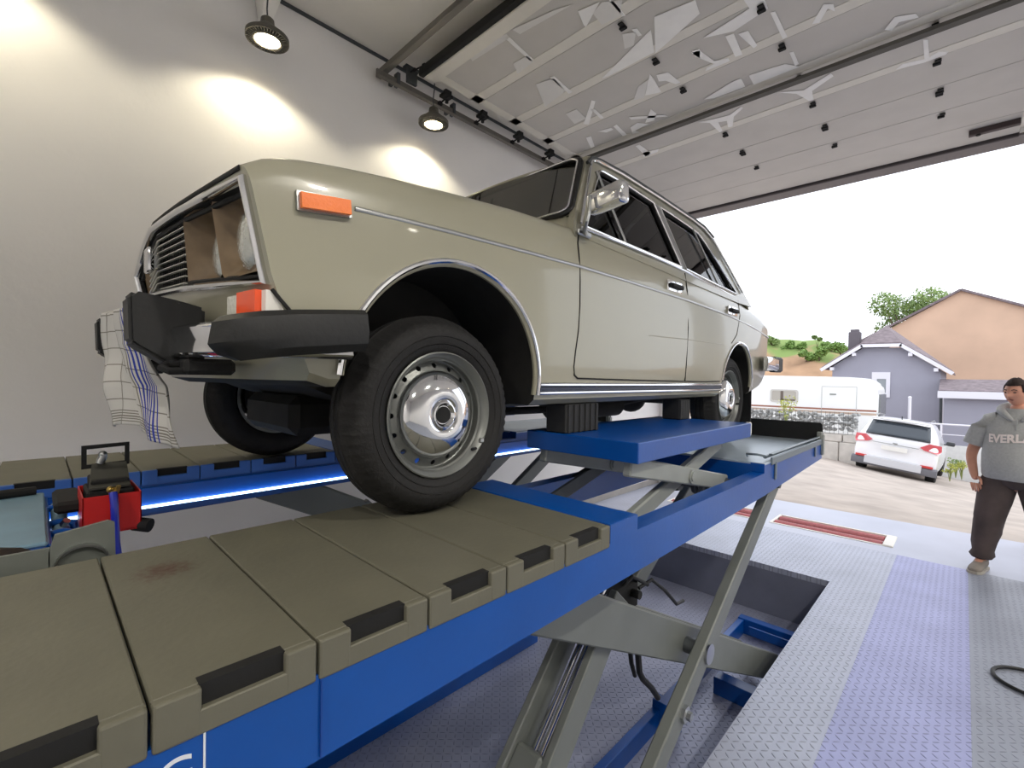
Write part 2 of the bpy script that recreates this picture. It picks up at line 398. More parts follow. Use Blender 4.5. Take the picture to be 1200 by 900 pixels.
q = MB(); q.box(.47, .49, 1.95, 7.05, 4.19, 4.245, .002); q.build('rail', TRK, t, smooth=None)
for y in (2.4, 6.9):
    q = MB(); q.box(.44, .50, y-.02, y+.02, 4.24, CZ, .003); q.build('track_bracket', TRK, t, smooth=None)
q = MB(); q.beam((-3.84+.2, 2.04, 4.285), (.55, 2.02, 4.285), .05, .05, bev=.003); single(q, 'ceiling_rail', TRK, 'grey steel bar crossing the ceiling just before the raised door', 'rail', smooth=None)
q = MB(); q.beam((-3.44, 4.38, 4.235), (.455, 4.46, 4.235), .07, .03, bev=.003)
single(q, 'cross_rail', mat('dull_grey_steel', (92, 89, 84), .7), 'grey steel bar crossing below the lettered sections of the raised door', 'rail', smooth=None)
t = tag(thing('spring_clamp', 'small dark clamp with a side pin fixed by the left door track', 'clamp', (-3.5, 2.27, 4.25)))
q = MB(); q.box(-3.50, -3.47, 2.22, 2.32, 4.25, 4.38, .004); q.box(-3.52, -3.46, 2.20, 2.34, 4.37, 4.39, .004); q.build('plate', GREYD, t, smooth=None)
q = MB(); q.cyl((-3.47, 2.25, 4.34), (-3.30, 2.27, 4.33), .007, seg=10); q.cyl((-3.31, 2.268, 4.33), (-3.29, 2.272, 4.33), .016, seg=12); q.cyl((-3.43, 2.255, 4.34), (-3.41, 2.257, 4.34), .014, seg=12); q.build('pin', MATTE, t)
t = tag(thing('door_latch', 'dark latch bracket at the low right corner of the raised door', 'latch', (.12, 6.6, 4.25)))
q = MB(); q.box(-.02, .34, 6.60, 6.66, 4.245, 4.298, .004); q.build('plate', mat('latch_brown', (70, 58, 58), .6), t, smooth=None)
q = MB(); q.cyl((.05, 6.63, 4.235), (.05, 6.63, 4.25), .02, seg=12); q.build('knob', MATTE, t)

# ---- lamps
LG = mat('lamp_glow', (255, 244, 214), .5, emit=(255, 236, 196), es=14)
LCAS = mat('lamp_casting', (96, 94, 86), .45, .4)
def lamp(x, y, z, label, group, energy=LAMP_W):
    t = thing('pendant_lamp', label, 'lamp', (x, y, z), group)
    q = MB(); q.cyl((x, y, z), (x, y, z+.004), .078, seg=40); q.build('diffuser', LG, t)
    q = MB(); q.lathe([(0, .079), (-.006, .082), (-.004, .09), (.004, .092), (.012, .085)], (x, y, z), 'Z', 40)
    q.lathe([(.015, .085), (.045, .10), (.075, .075), (.10, .045), (.14, .040), (.15, .03)], (x, y, z), 'Z', 32)
    for k in range(40):
        a = 2*math.pi*k/40; c, s_ = math.cos(a), math.sin(a)
        q.beam((x+.088*c, y+.088*s_, z+.012), (x+.128*c, y+.128*s_, z+.018), .006, .03, bev=0)
    q.lathe([(0.004, .124), (.004, .131), (.03, .131), (.03, .124)], (x, y, z), 'Z', 40, closed=True)
    q.build('housing', LCAS, t)
    q = MB(); q.tube([(x, y, z+.15), (x-.012, y, z+.22), (x+.008, y, z+.32), (x, y, CZ)], .005, 8); q.build('cable', GREYD, t)
    q = MB(); q.box(x-.05, x+.05, y-.05, y+.05, CZ-.03, CZ, .004); q.build('ceiling_plate', WHITE, t, smooth=None)
    ld = bpy.data.lights.new('lamp_light', 'SPOT'); ld.energy = energy*10; ld.color = LAMP_COL if energy <= LAMP_W else LAMP_COL2; ld.spot_size = math.radians(142); ld.spot_blend = .4; ld.shadow_soft_size = .07
    lo = bpy.data.objects.new('lamp_light', ld); COL.objects.link(lo); lo.parent = t; lo.location = (0, 0, -.012)
    return t
lamp(-3.36, 1.07, 3.93, 'round warm high-bay lamp on a cable, nearer the photo\'s left, glowing', 'high-bay lamps')
lamp(-3.40, 2.446, 3.94, 'round warm high-bay lamp on a cable beside the raised door', 'high-bay lamps')
for i, (x, y) in enumerate(((-3.36, -.28), (-3.36, -1.7), (1.6, -.9), (1.6, 1.3), (3.0, 3.2), (0.2, -2.6), (3.2, 5.4))):
    lamp(x, y, 3.94, 'round warm high-bay lamp outside the picture, '+('by the white wall, second bay back', 'by the white wall, last bay back', 'added as fill behind the camera over the open floor', 'added as fill over the open floor beside the camera', 'added as fill over the open floor toward the second doorway', 'added as fill at the back wall', 'added as fill nearest the second doorway')[i], 'high-bay lamps', LAMP_W*(1 if i < 2 else 6.5))  # all but the white-wall pair are added fill to brighten the interior
q = MB()
a = at(318, 30, X=-3.45); q.add([(-3.64, 1.10, 4.20), (-3.56, 1.10, 4.20), (-3.56, 1.16, 4.20), (-3.64, 1.16, 4.20), (-3.64, 1.06, CZ), (-3.36, 1.06, CZ), (-3.36, 1.22, CZ), (-3.64, 1.22, CZ)], [(0, 1, 2, 3), (7, 6, 5, 4), (0, 4, 5, 1), (1, 5, 6, 2), (2, 6, 7, 3), (3, 7, 4, 0)])
single(q, 'wall_bracket', WHITE, 'white tapered bracket between wall and ceiling behind the left lamp', 'bracket', smooth=None, fix=True)

# ---- brake tester rollers in the floor by the door
REDR = mat('red_roller_coating', (182, 104, 108), .7, var=.15, vscale=30, bump=.5, bscale=200)
for x0, x1, lab in ((-1.68, -.50, 'red twin rollers of the brake tester in the floor, right of the lift leg'), (-3.0, -1.80, 'red twin rollers of the brake tester in the floor, seen through the lift')):
    t = thing('brake_tester', lab, 'brake tester', ((x0+x1)/2, 6.5, -.2))
    q = MB(); q.box(x0, x1, 6.27, 6.30, -.12, .006, .002); q.box(x0, x1, 6.71, 6.74, -.12, .006, .002); q.box(x0, x0+.03, 6.3, 6.71, -.12, .006, .002); q.box(x1-.03, x1, 6.3, 6.71, -.12, .006, .002)
    q.box(x0, x1, 6.27, 6.74, -.2, -.16); q.build('frame', WHITE, t, smooth=None)
    for y in (6.39, 6.60):
        q = MB(); q.cyl((x0+.04, y, -.06), (x1-.10, y, -.06), .075, seg=32); q.build('roller', REDR, t)
    q = MB(); q.cyl((x0+.04, 6.495, -.03), (x1-.10, 6.495, -.03), .02, seg=16); q.build('sensing_roller', CHROME_D, t)
    q = MB(); q.box(x1-.09, x1-.005, 6.28, 6.73, -.05, .012, .004); q.build('end_cover', WHITE, t, smooth=None)

# ---- hose on the floor
q = MB(); c = at(1215, 803, Z=.012); pts = [(c.x+.16*math.cos(a)*1.1, c.y+.16*math.sin(a), .012) for a in [math.radians(60+8*i) for i in range(32)]]
pts += [(pts[-1][0]+.1*i, pts[-1][1]-.05*i, .012) for i in range(1, 12)]
q.tube(pts, .010, 8); single(q, 'rubber_hose', BLACK, 'black rubber hose looped on the grey tread plate at the right', 'hose')
# ================================================================ THE LIFT
G = 1.305
SLOTM = mat('slot_dark', (12, 12, 12), .8)
BLUER = mat('sky_reflection_deck', (176, 190, 202), .3, .35, var=.1, vscale=4)  # rear deck: reflected sky put into the colour as a pale tint
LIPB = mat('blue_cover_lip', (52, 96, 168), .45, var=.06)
LED = mat('led_strip_glow', (225, 245, 255), .5, emit=(190, 228, 255), es=6)
def prism_x(q, x0, x1, poly, fixn=True):
    n = len(poly); q.add([(x0, y, z) for y, z in poly]+[(x1, y, z) for y, z in poly],
        [tuple(range(n))[::-1], tuple(range(n, 2*n))]+[(i, (i+1) % n, n+(i+1) % n, n+i) for i in range(n)])
STAIN = mat('tray_grey_rust_stain', (98, 96, 82), .55, var=.06, vscale=9, bump=.08)
_n_ = STAIN.node_tree.nodes; _l = STAIN.node_tree.links; _p = _n_['Principled BSDF']; _g = _n_.new('ShaderNodeTexCoord')
_vm = _n_.new('ShaderNodeVectorMath'); _vm.operation = 'DISTANCE'; _c = at(192, 668, Z=1.305)-Vector((-1.041, 1.5, -.46)); _vm.inputs[1].default_value = _c; _l.new(_g.outputs['Object'], _vm.inputs[0])
_r = _n_.new('ShaderNodeMapRange'); _r.inputs[1].default_value = .02; _r.inputs[2].default_value = .11; _r.inputs[3].default_value = .30; _r.inputs[4].default_value = -.25; _l.new(_vm.outputs['Value'], _r.inputs[0])
_t = _n_.new('ShaderNodeTexNoise'); _t.inputs['Scale'].default_value = 60; _t.inputs['Detail'].default_value = 6; _t.inputs['Roughness'].default_value = .7; _l.new(_g.outputs['Object'], _t.inputs[0])
_a = _n_.new('ShaderNodeMath'); _a.operation = 'ADD'; _l.new(_t.outputs[0], _a.inputs[0]); _l.new(_r.outputs[0], _a.inputs[1])
_s = _n_.new('ShaderNodeMapRange'); _s.inputs[1].default_value = .55; _s.inputs[2].default_value = .95; _l.new(_a.outputs[0], _s.inputs[0])
_m = _n_.new('ShaderNodeMix'); _m.data_type = 'RGBA'; _m.inputs[7].default_value = sr(74, 44, 34); _l.new(_s.outputs[0], _m.inputs[0]); _l.new(_p.inputs['Base Color'].links[0].from_socket, _m.inputs[6]); _l.new(_m.outputs[2], _p.inputs['Base Color'])
def make_lift(XO, label, far):
    XI = XO-.664; D = XO+.711
    t = thing('scissor_lift', label, 'car lift', (XO-.33, 1.5, PZ))
    # covers
    for k in range(-6, 5):
        y0 = .101+.2085*(k+1)-.2085; y1 = y0+.2085-.004
        q = MB()
        q.box(XI, XO-.0135, y0, y1, G-.02, G-.0002, .003)
        sy0, sy1 = y0+.053, y0+.158
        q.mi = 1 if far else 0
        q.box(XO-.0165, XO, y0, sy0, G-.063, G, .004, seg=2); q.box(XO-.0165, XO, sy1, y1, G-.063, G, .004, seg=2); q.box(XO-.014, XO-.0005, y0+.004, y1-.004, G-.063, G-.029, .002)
        q.mi = 0; q.box(XI, XI+.012, y0, y1, G-.063, G-.001, .003)
        q.mi = 2; q.box(XO-.030, XO-.010, sy0-.002, sy1+.002, G-.030, G+.0004)
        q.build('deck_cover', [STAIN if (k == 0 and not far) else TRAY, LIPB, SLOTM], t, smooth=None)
    # frame
    q = MB()
    side = [(-1.4, 1.10), (.4, 1.115), (2.58, 1.141), (3.90, 1.182), (3.90, G-.002), (2.573, G-.002), (2.573, 1.256), (1.30, 1.256), (1.30, G-.001), (1.146, G-.001), (1.146, 1.25), (-1.4, 1.25)]
    prism_x(q, XO-.070, XO-.004, side); prism_x(q, XI+.004, XI+.070, side)
    q.box(XI+.006, XO-.006, 1.147, 1.298, G-.05, G-.0003, .003)
    q.box(XI+.01, XO-.01, -1.4, 1.14, 1.14, 1.24, .003)
    q.box(XI+.006, XO-.006, 2.574, 2.60, 1.20, G-.003, .003)
    for y in (1.75, 2.2): pass
    q.mi = 1; q.box(XI+.004, XO-.0035, 2.5735, 3.90, G-.012, G+.001, .003)
    q.mi = 0
    q.build('platform_frame', [BLUE, BLUER], t, smooth=None, fix=False)
    q = MB(); q.box(XO-.004, XO+.001, .312+.2085*0, .314, 1.12, 1.24); q.build('beam_joint', BLUED, t, smooth=None)
    if not far:
        q = MB(); q.box(XO-.02, XO-.002, 2.70, 3.83, 1.335, 1.342, .002); q.cyl((XO-.03, 2.67, 1.325), (XO-.03, 3.84, 1.325), .009, seg=12); q.box(XO-.006, XO+.004, 2.68, 3.86, 1.285, 1.325, .003)
        q.box(XO-.004, XO+.006, 2.74, 2.76, 1.20, 1.30, .003); q.box(XO-.004, XO+.006, 3.66, 3.675, 1.22, 1.30, .003)
        q.tube([(XO-.03, 2.67, 1.33), (XO-.06, 2.64, 1.338), (XO-.11, 2.64, 1.335), (XO-.12, 2.68, 1.318)], .006, 8)
        q.build('guide_rail', mat('rail_steel', (120, 132, 140), .35, .5), t, smooth=None)
    # rear stop flap
    q = MB(); q.panel([(-.64, -.03)]+[(.0+.012, -.06), (.004, .02)]+[(-.01+.02*math.cos(a)-.012, .11+.02*math.sin(a)) for a in [i*math.pi/8 for i in range(5)]]+[(-.632, .13), (-.64, .12)], [], lambda a, b: (XO+a, 3.885, G+b), .012, .1, (0, 1, 0))
    q.build('stop_flap', BLACK, t, smooth=None, fix=True)
    q = MB(); q.box(XO-.028, XO+.002, 3.85, 3.884, 1.285, 1.372, .003); q.box(XO-.005, XO+.012, 3.86, 3.90, 1.21, 1.355, .003); q.build('flap_bracket', GREY, t, smooth=None)
    q = MB(); q.box(XI, XI+.028, 3.85, 3.884, 1.285, 1.372, .003); q.build('flap_bracket', GREY, t, smooth=None)
    # jack platform above the deck opening
    JX0, JX1 = XO-.62, XO-.095
    q = MB(); q.box(JX0, JX1, 1.462, 2.65, 1.425, 1.5, .004, seg=2); q.build('jack_platform', BLUE, t, smooth=None)
    q = MB(); q.box(JX1-.03, JX1-.004, 2.648, 2.675, 1.43, 1.502, .004); q.box(JX1-.03, JX1-.005, 2.67, 2.682, 1.44, 1.495, .004); q.build('end_stop', WHITE, t, smooth=None)
    for x in (XO-.16, XO-.56):
        q = MB(); q.beam((x, 1.50, 1.405), (x, 2.46, 1.205), .035, .075, bev=.006); q.cyl((x-.03, 2.02, 1.297), (x+.03, 2.02, 1.297), .02, seg=16); q.cyl((x+.016, 2.02, 1.297), (x+.024, 2.02, 1.297), .03, seg=16); q.build('jack_arm', GREY, t)
        q = MB(); q.beam((x-.045, 1.42, 1.13), (x-.045, 2.50, 1.405), .035, .07, bev=.006); q.build('jack_arm', GREYD if x < XO-.3 else GREY, t)
    q = MB(); q.cyl((XO-.58, 2.44, 1.21), (XO-.14, 2.44, 1.21), .022, seg=14); q.build('jack_shaft', GREYD, t); q = MB(); q.cyl((XO-.58, 1.44, 1.14), (XO-.14, 1.44, 1.14), .022, seg=14); q.build('jack_shaft', GREYD, t); q = MB(); q.cyl((XO-.40, 2.31, 1.20), (XO-.19, 2.31, 1.20), .02)
    for x in (XO-.25, XO-.38): q.lathe([(0, .045), (.02, .05), (.03, .03), (.04, .05), (.06, .045)], (x, 2.31, 1.20), 'X', 20)
    q.build('jack_roller', GREYD, t)
    # main scissor arms
    def arm(name, x, w_, y0, z0, y1, z1, h, m):
        q = MB(); q.beam((x, y0, z0), (x, y1, z1), w_, h, bev=.006, ext=.05)
        return q.build(name, m, t, smooth=None)
    LEGM = mat('lift_leg_grey', (110, 114, 110), .45, .1, var=.08, vscale=5)
    arm('lift_arm', XO-.12, .05, .78, -.30, 3.2, 1.12, .105, LEGM); arm('lift_arm', XO-.57, .05, .78, -.30, 3.2, 1.12, .105, LEGM)
    arm('lift_arm', XO-.225, .055, .89, 1.12, 3.62, -.28, .17, LEGM); arm('lift_arm', XO-.47, .055, .89, 1.12, 3.62, -.28, .17, LEGM)
    q = MB(); q.box(XO-.47, XO-.225, .9, 1.9, 0, 0) if 0 else None
    q.cyl((XO-.60, 2.126, .486), (XO-.085, 2.126, .486), .035, seg=20)
    q.cyl((XO-.60, .80, -.29), (XO-.08, .80, -.29), .03, seg=16); q.cyl((XO-.50, 3.60, -.27), (XO-.19, 3.60, -.27), .04, seg=20); q.cyl((XO-.5, .92, 1.1), (XO-.19, .92, 1.1), .03, seg=16); q.cyl((XO-.6, 3.17, 1.1), (XO-.08, 3.17, 1.1), .03, seg=16)
    q.build('pivot_shaft', GREYD, t)
    q = MB(); q.lathe([(-.02, .03), (-.018, .035), (.01, .035), (.012, .018), (.03, .018)], (XO-.09, 2.126-.25, .34), 'X', 6); q.build('pivot_nut', CHROME_D, t); q = MB(); q.lathe([(0, .045), (.012, .045), (.014, .02)], (XO-.095, 2.126, .486), 'X', 20); q.build('pivot_cap', CHROME_D, t)
    # hydraulic cylinder between steep side plates
    q = MB(); q.beam((XO-.25, 1.62, .86), (XO-.25, .86, .02), .03, .12, bev=.004); q.beam((XO-.38, 1.58, .86), (XO-.38, .80, .02), .03, .12, bev=.004); q.build('cylinder_bracket', LEGM, t, smooth=None)
    q = MB(); q.beam((XO-.315, 1.22, .42), (XO-.315, .95, .12), .11, .15, bev=.01); q.build('cylinder_base', LEGM, t, smooth=None)
    q = MB(); q.cyl((XO-.30, 1.62, .84), (XO-.30, 1.18, .38), .017, seg=16); q.cyl((XO-.335, 1.64, .86), (XO-.335, 1.19, .39), .012, seg=16); q.build('piston_rod', CHROME, t)
    q = MB(); q.tube([(XO-.24, 1.75, .60), (XO-.235, 1.76, .50), (XO-.24, 1.80, .45), (XO-.25, 1.90, .36), (XO-.27, 2.0, .26)], .013, 10); q.tube([(XO-.30, 1.78, .62), (XO-.29, 1.79, .5), (XO-.30, 1.84, .42)], .01, 8)
    q.tube([(XO-.30, 1.86, .80), (XO-.28, 1.94, .82), (XO-.27, 2.05, .74), (XO-.28, 2.2, .62), (XO-.29, 2.3, .6)], .008, 8); q.tube([(XO-.33, 1.70, .80), (XO-.30, 1.8, .87), (XO-.29, 1.92, .8)], .009, 8)
    q.build('hydraulic_hose', BLACK, t)
    q = MB(); q.box(XO-.46, XO-.30, 1.58, 1.86, .72, .84, .01); q.cyl((XO-.30, 1.80, .80), (XO-.26, 1.80, .80), .018, seg=12); q.build('valve_block', MATTE, t, smooth=None)
    # base frame in the pit
    BS = BLUE
    q = MB()
    x0, x1 = XO-.66, XO-.03
    q.box(x0, x0+.05, .5, 4.35, PZ, PZ+.12, .004)
    q.box(x1-.05, x1, .5, 2.9, PZ, PZ+.12, .004)
    q.box(x0, x1, 4.27, 4.35, PZ, PZ+.13, .004); q.box(x0+.12, x1, 4.16, 4.18, PZ+.06, PZ+.13, .004)
    q.box(XO-.50, x1, 3.30, 3.40, PZ, PZ+.12, .004); q.box(x0, x1, .5, .6, PZ, PZ+.12, .004)
    q.box(x0, x0+.16, 2.72, 2.80, PZ, PZ+.17, .004)
    q.build('base_frame', BS, t, smooth=None)
    q = MB(); q.cyl((XO-.44, 3.80, PZ+.11), (XO-.10, 3.62, PZ+.15), .04, seg=18); q.cyl((XO-.10, 3.62, PZ+.15), (XO-.06, 3.60, PZ+.155), .018, seg=12); q.build('foot_cylinder', mat('pale_cylinder', (186, 184, 186), .5), t)
    q = MB(); q.box(x1-.13, x1-.005, 3.42, 3.9, PZ, PZ+.02, .003); q.build('roller_plate', BLUE, t, smooth=None)
    if far:
        q = MB(); q.box(XO+.001, XO+.030, -1.4, 3.0, 1.140, 1.153, .002); q.box(XO-.004, XO+.004, -1.4, 3.0, 1.14, 1.235, .002); q.box(XO+.028, XO+.032, -1.4, 3.0, 1.132, 1.153, .001); q.build('led_channel', BLUE, t, smooth=None)
        q = MB(); q.box(XO+.006, XO+.026, -1.4, 2.9, 1.153, 1.160); q.build('led_strip', LED, t, smooth=None)
    return t
lift = make_lift(-.711, 'near blue and grey scissor lift runway with the cream car\'s near wheels on it', False)
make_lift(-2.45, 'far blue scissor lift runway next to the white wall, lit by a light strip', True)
# white capacity marking on the near beam
q = MB(); fc = -.7135
m_ = mat('white_marking', (215, 220, 226), .6)
q.box(-.7155, fc, .156, .1585, 1.128, 1.246); q.box(-.7155, fc, -.25, .1585, 1.128, 1.131)
q.build('marking_border', m_, lift, smooth=None)
tc = bpy.data.curves.new('marking', 'FONT'); tc.body = 'KG'; tc.size = .062; tc.extrude = .0006; tc.align_x = 'RIGHT'
to = bpy.data.objects.new('tmp', tc); COL.objects.link(to); bpy.context.view_layer.update()
me = bpy.data.meshes.new_from_object(to.evaluated_get(bpy.context.evaluated_depsgraph_get())); bpy.data.objects.remove(to)
me.transform(Matrix(((0, 0, 1, fc-.0015), (1, 0, 0, .148), (0, 1, 0, 1.182), (0, 0, 0, 1))))
link_mesh('marking_text', me, m_, lift)

# rubber pads under the sills
PADM = mat('pad_rubber', (38, 38, 38), .7)
for (y0, y1, h, lab) in ((1.60-.17, 1.60+.10, .130, 'ribbed black rubber pad under the front end of the sill, on the blue jack platform'), (2.50, 2.62, .125, 'black rubber pad under the rear end of the sill, on the blue jack platform')):
    y0 = max(y0, 1.47)
    q = MB(); q.box(-1.235, -1.13, y0, y1, 1.5, 1.5+h-.012, .005)
    for i in range(6): yy = y0+(y1-y0)*(i+.5)/6; q.box(-1.136, -1.124, yy-.008, yy+.008, 1.502, 1.5+h-.014, .002)
    single(q, 'rubber_pad', PADM, lab, 'rubber pad', smooth=None)
q = MB(); q.box(-1.75, -1.6, 1.6, 1.8, 1.5, 1.5) if 0 else None

# ---- rolling jack beam between the runways
jb = thing('jacking_beam', 'blue rolling cross-beam jack between the runways, pale blue plate on top', 'jack', (-1.8, -.05, 1.0))
q = MB(); q.box(-2.42, -1.40, -.30, .06, 1.02, 1.14, .01); q.box(-2.35, -1.5, -.36, .0, 1.14, 1.18, .006)
q.box(-2.1, -1.62, .0, .10, 1.10, 1.15, .006); q.build('beam', BLUE, jb, smooth=None)
q = MB(); q.box(-2.40, -1.70, -.42, .022, 1.262, 1.275, .004); q.build('top_plate', LBLUE, jb, smooth=None)
q = MB(); q.box(-2.38, -1.72, .008, .03, 1.19, 1.262, .004); q.box(-2.1, -1.68, -.40, .0, 1.18, 1.2, .003); q.box(-1.72, -1.69, -.42, .02, 1.18, 1.262, .004); q.box(-1.69, -1.62, -.05, .01, 1.10, 1.26, .004); q.build('side_plate', BLUE, jb, smooth=None)
q = MB()
for x in (-1.92, -2.05): q.tube([(x, -.02, 1.235), (x, .06, 1.24), (x, .085, 1.232), (x-.01, .088, 1.20)], .010, 10)
q.tube([(-1.70, .0, 1.21), (-1.72, .06, 1.215), (-1.80, .075, 1.21), (-1.9, .08, 1.2)], .009, 10); q.tube([(-2.2, .0, 1.25), (-2.2, .08, 1.262), (-2.18, .11, 1.26)], .010, 10)
q.build('pipe', BLUE, jb)
q = MB(); q.cyl((-1.72, .055, 1.165), (-2.25, .055, 1.25), .020, seg=18); q.build('lift_ram', LBLUE, jb)
q = MB()
for x, z in ((-1.74, 1.175), (-2.0, 1.24), (-2.22, 1.275)): q.cyl((x, .06, z), (x+.012, .068, z+.016), .010, seg=10)
q.box(-2.18, -2.15, .06, .10, 1.27, 1.28, .002); q.build('fitting', CHROME_D, jb)
q = MB(); q.box(-2.30, -2.05, .04, .11, 1.262, 1.30, .01); q.build('pump_bracket', MATTE, jb, smooth=None)
q = MB(); q.panel([(.02, 1.25), (.02, 1.315), (.03, 1.352), (.12, 1.366), (.132, 1.36), (.135, 1.25)], [], lambda a, b: (-1.46, a, b), .012, .05, (1, 0, 0)); q.box(-1.47, -1.38, -.6, .135, 1.245, 1.262, .003)
q.panel([(-.7, 1.25), (-.7, 1.318), (.022, 1.325), (.022, 1.25)], [], lambda a, b: (-1.46, a, b), .012, .05, (1, 0, 0))
q.build('roller_guard', mat('guard_grey', (100, 104, 98), .5, var=.1), jb, smooth=None, fix=True)
q = MB(); q.lathe([(-.008, .043), (-.008, .048), (.008, .048), (.008, .043)], (-1.44, .075, 1.275), 'X', 28, closed=True); q.build('guide_roller', CHROME_D, jb)
q = MB(); q.tube([(-2.35, -.30, 1.285), (-2.36, -.12, 1.29), (-2.38, .0, 1.288)], .016, 10); q.build('pad_strip', MATTE, jb)
q = MB(); q.tube([(-1.62, -.16, 1.25), (-1.64, -.12, 1.268), (-1.66, -.07, 1.262), (-1.68, -.03, 1.25), (-1.70, .0, 1.235)], [.028, .032, .030, .026, .018], 10); q.build('rag_roll', mat('dark_brown_leather', (44, 34, 28), .8, var=.4, vscale=30), jb)
# red hydraulic pump box
rb = thing('hydraulic_pump', 'red open box with a black hand pump and blue hose, beside the blue cross-beam jack', 'hydraulic pump', (-1.95, .16, 1.22))
q = MB(); x0, x1, y0, y1 = -2.12, -1.90, .098, .240
for bx in ((x1-.004, x1, y0, y1), (x0, x0+.004, y0, y1), (x0, x1, y0, y0+.004), (x0, x1, y1-.004, y1)): q.box(*bx, 1.218, 1.335, .001)
q.box(x0, x1, y0, y1, 1.215, 1.222, .001); q.build('box', REDB, rb, smooth=None)
q = MB(); q.box(-2.10, -1.93, .11, .225, 1.225, 1.345, .005); q.box(-2.09, -1.95, .12, .215, 1.345, 1.375, .004); q.build('pump_body', MATTE, rb, smooth=None)
q = MB(); q.add([(-1.93, .115, 1.350), (-1.93, .215, 1.350), (-2.08, .13, 1.405), (-2.08, .22, 1.405), (-1.93, .115, 1.356), (-1.93, .215, 1.356), (-2.08, .13, 1.411), (-2.08, .22, 1.411)], [(0, 1, 3, 2), (4, 6, 7, 5), (0, 4, 5, 1), (2, 3, 7, 6), (0, 2, 6, 4), (1, 5, 7, 3)]); q.build('lid', mat('lid_dark', (46, 46, 42), .5), rb, smooth=None, fix=True)
q = MB(); q.panel([(.105, 1.395), (.105, 1.472), (.228, 1.476), (.228, 1.40)], [[(.118, 1.408), (.118, 1.460), (.216, 1.464), (.216, 1.412)]], lambda a, b: (-2.09, a, b), .012, .05, (1, 0, 0)); q.build('handle', MATTE, rb, smooth=None, fix=True)
q = MB(); q.cyl((-2.08, .15, 1.41), (-2.08, .16, 1.437), .012, seg=12); q.ball((-2.08, .158, 1.44), .012); q.build('valve_knob', CHROME_D, rb)
q = MB(); q.cyl((-1.915, .168, 1.335), (-1.895, .17, 1.352), .009, seg=10); q.cyl((-1.90, .178, 1.34), (-1.89, .182, 1.362), .006, seg=10); q.ball((-1.90, .162, 1.352), .010); q.build('hose_fitting', mat('brass', (176, 150, 84), .35, .9), rb)
q = MB(); q.tube([(-1.885, .168, 1.345), (-1.872, .170, 1.31), (-1.868, .172, 1.24), (-1.868, .174, 1.19), (-1.872, .178, 1.155), (-1.885, .185, 1.13)], .0105, 10); q.build('hose', mat('blue_hose', (16, 40, 170), .35, coat=.3), rb)
q = MB(); q.cyl((-1.93, .225, 1.225), (-1.90, .262, 1.218), .022, seg=16); q.build('air_valve', MATTE, rb)
# ================================================================ THE CAR
car = thing('saloon_car', 'boxy cream four-door saloon car raised on the blue lift', 'car', (-1.885, .856, 1.305))
def cb(mb, name, mats, parent=car, **k): return mb.build(name, mats, parent, local=True, **k)
U0 = -.545
CREST = [(-.545, .872), (-.502, .897), (-.447, .917), (-.324, .938), (-.2, .953), (.05, .978), (.285, 1.0), (.57, 1.015), (.66, 1.02), (1.4, 1.02), (2.0, .992), (2.3, .975), (2.66, .94), (2.95, .902), (3.2, .86)]
def vside(u, w_):
    p = lerp(u, [(-.545, .968), (-.4, .982), (-.2, .995), (0, 1), (2.5, 1), (2.9, .985), (3.2, .955)])
    return p*lerp(w_, [(.30, .775), (.36, .79), (.42, .797), (.60, .806), (.66, .807), (.80, .806), (.86, .803), (.93, .790), (1.02, .768)])
def face_u(v, w_):
    r = min(1, abs(v)/.78); return -.592+.054*math.sqrt(r*r+.003)+.22*r*(.845-w_)+.22*max(0, .62-w_)
def wbot(u): return lerp(u, [(-.545, .40), (-.50, .385), (-.36, .388), (-.2, .36), (.2, .317), (2.75, .32), (3.0, .38), (3.2, .46)])
def wtop(u): return lerp(u, CREST)
us = [U0, -.53, -.50, -.46, -.42, -.36, -.30, -.24, -.18]+[-.1+.1*i for i in range(31)]+[2.95, 3.03, 3.10, 3.15, 3.18, 3.2]
rings = []
for u in us:
    wb, wt = wbot(u), wtop(u); k = max(0, min(1, (-.15-u)/.395)); k = k*k*(3-2*k)
    dip = lerp(u, [(-.35, 0), (-.1, .03)]); half = [(0, wb-dip), (.45, wb-dip), (.66, wb), (vside(u, wb)-.025, wb), (vside(u, wb), wb+.02)]
    sidew = [.44, .50, .56, .60, .64, .66, .70, .75, .80, .83, .86]
    for s_ in sidew:
        ww = max(wb+.025, min(s_, wt-.05)); half.append((vside(u, ww), ww))
    vt = vside(u, wt)
    half += [(vside(u, wt-.035)-.001, wt-.035), (vt-.008, wt-.014), (vt-.022, wt-.003), (vt-.045, wt), (vt-.10, wt-.006), (.5, wt-.004), (.25, wt+.006), (0, wt+.010)]
    full = half + [(-a, b) for a, b in half[-2:0:-1]]
    ring = []
    for v, w_ in full:
        uu = u+k*(face_u(v, w_)-U0)
        if u > 3.0: kk = (u-3.0)/.2; uu = u+kk*(-.05*(abs(v)/.77)**4 + .10*(w_-.65))
        ring.append(Vector((v, uu, w_)))
    rings.append(ring)
nh = len(half)
q = MB(); N = len(rings[0]); vs = [p for r in rings for p in r]; b = q.b; V = [b.verts.new(p) for p in vs]
for i in range(len(rings)-1):
    for k in range(N):
        f = b.faces.new((V[i*N+k], V[i*N+(k+1) % N], V[(i+1)*N+(k+1) % N], V[(i+1)*N+k]))
        kk = k if k < nh-1 else N-1-k
        f.material_index = 1 if kk < 3 else 0
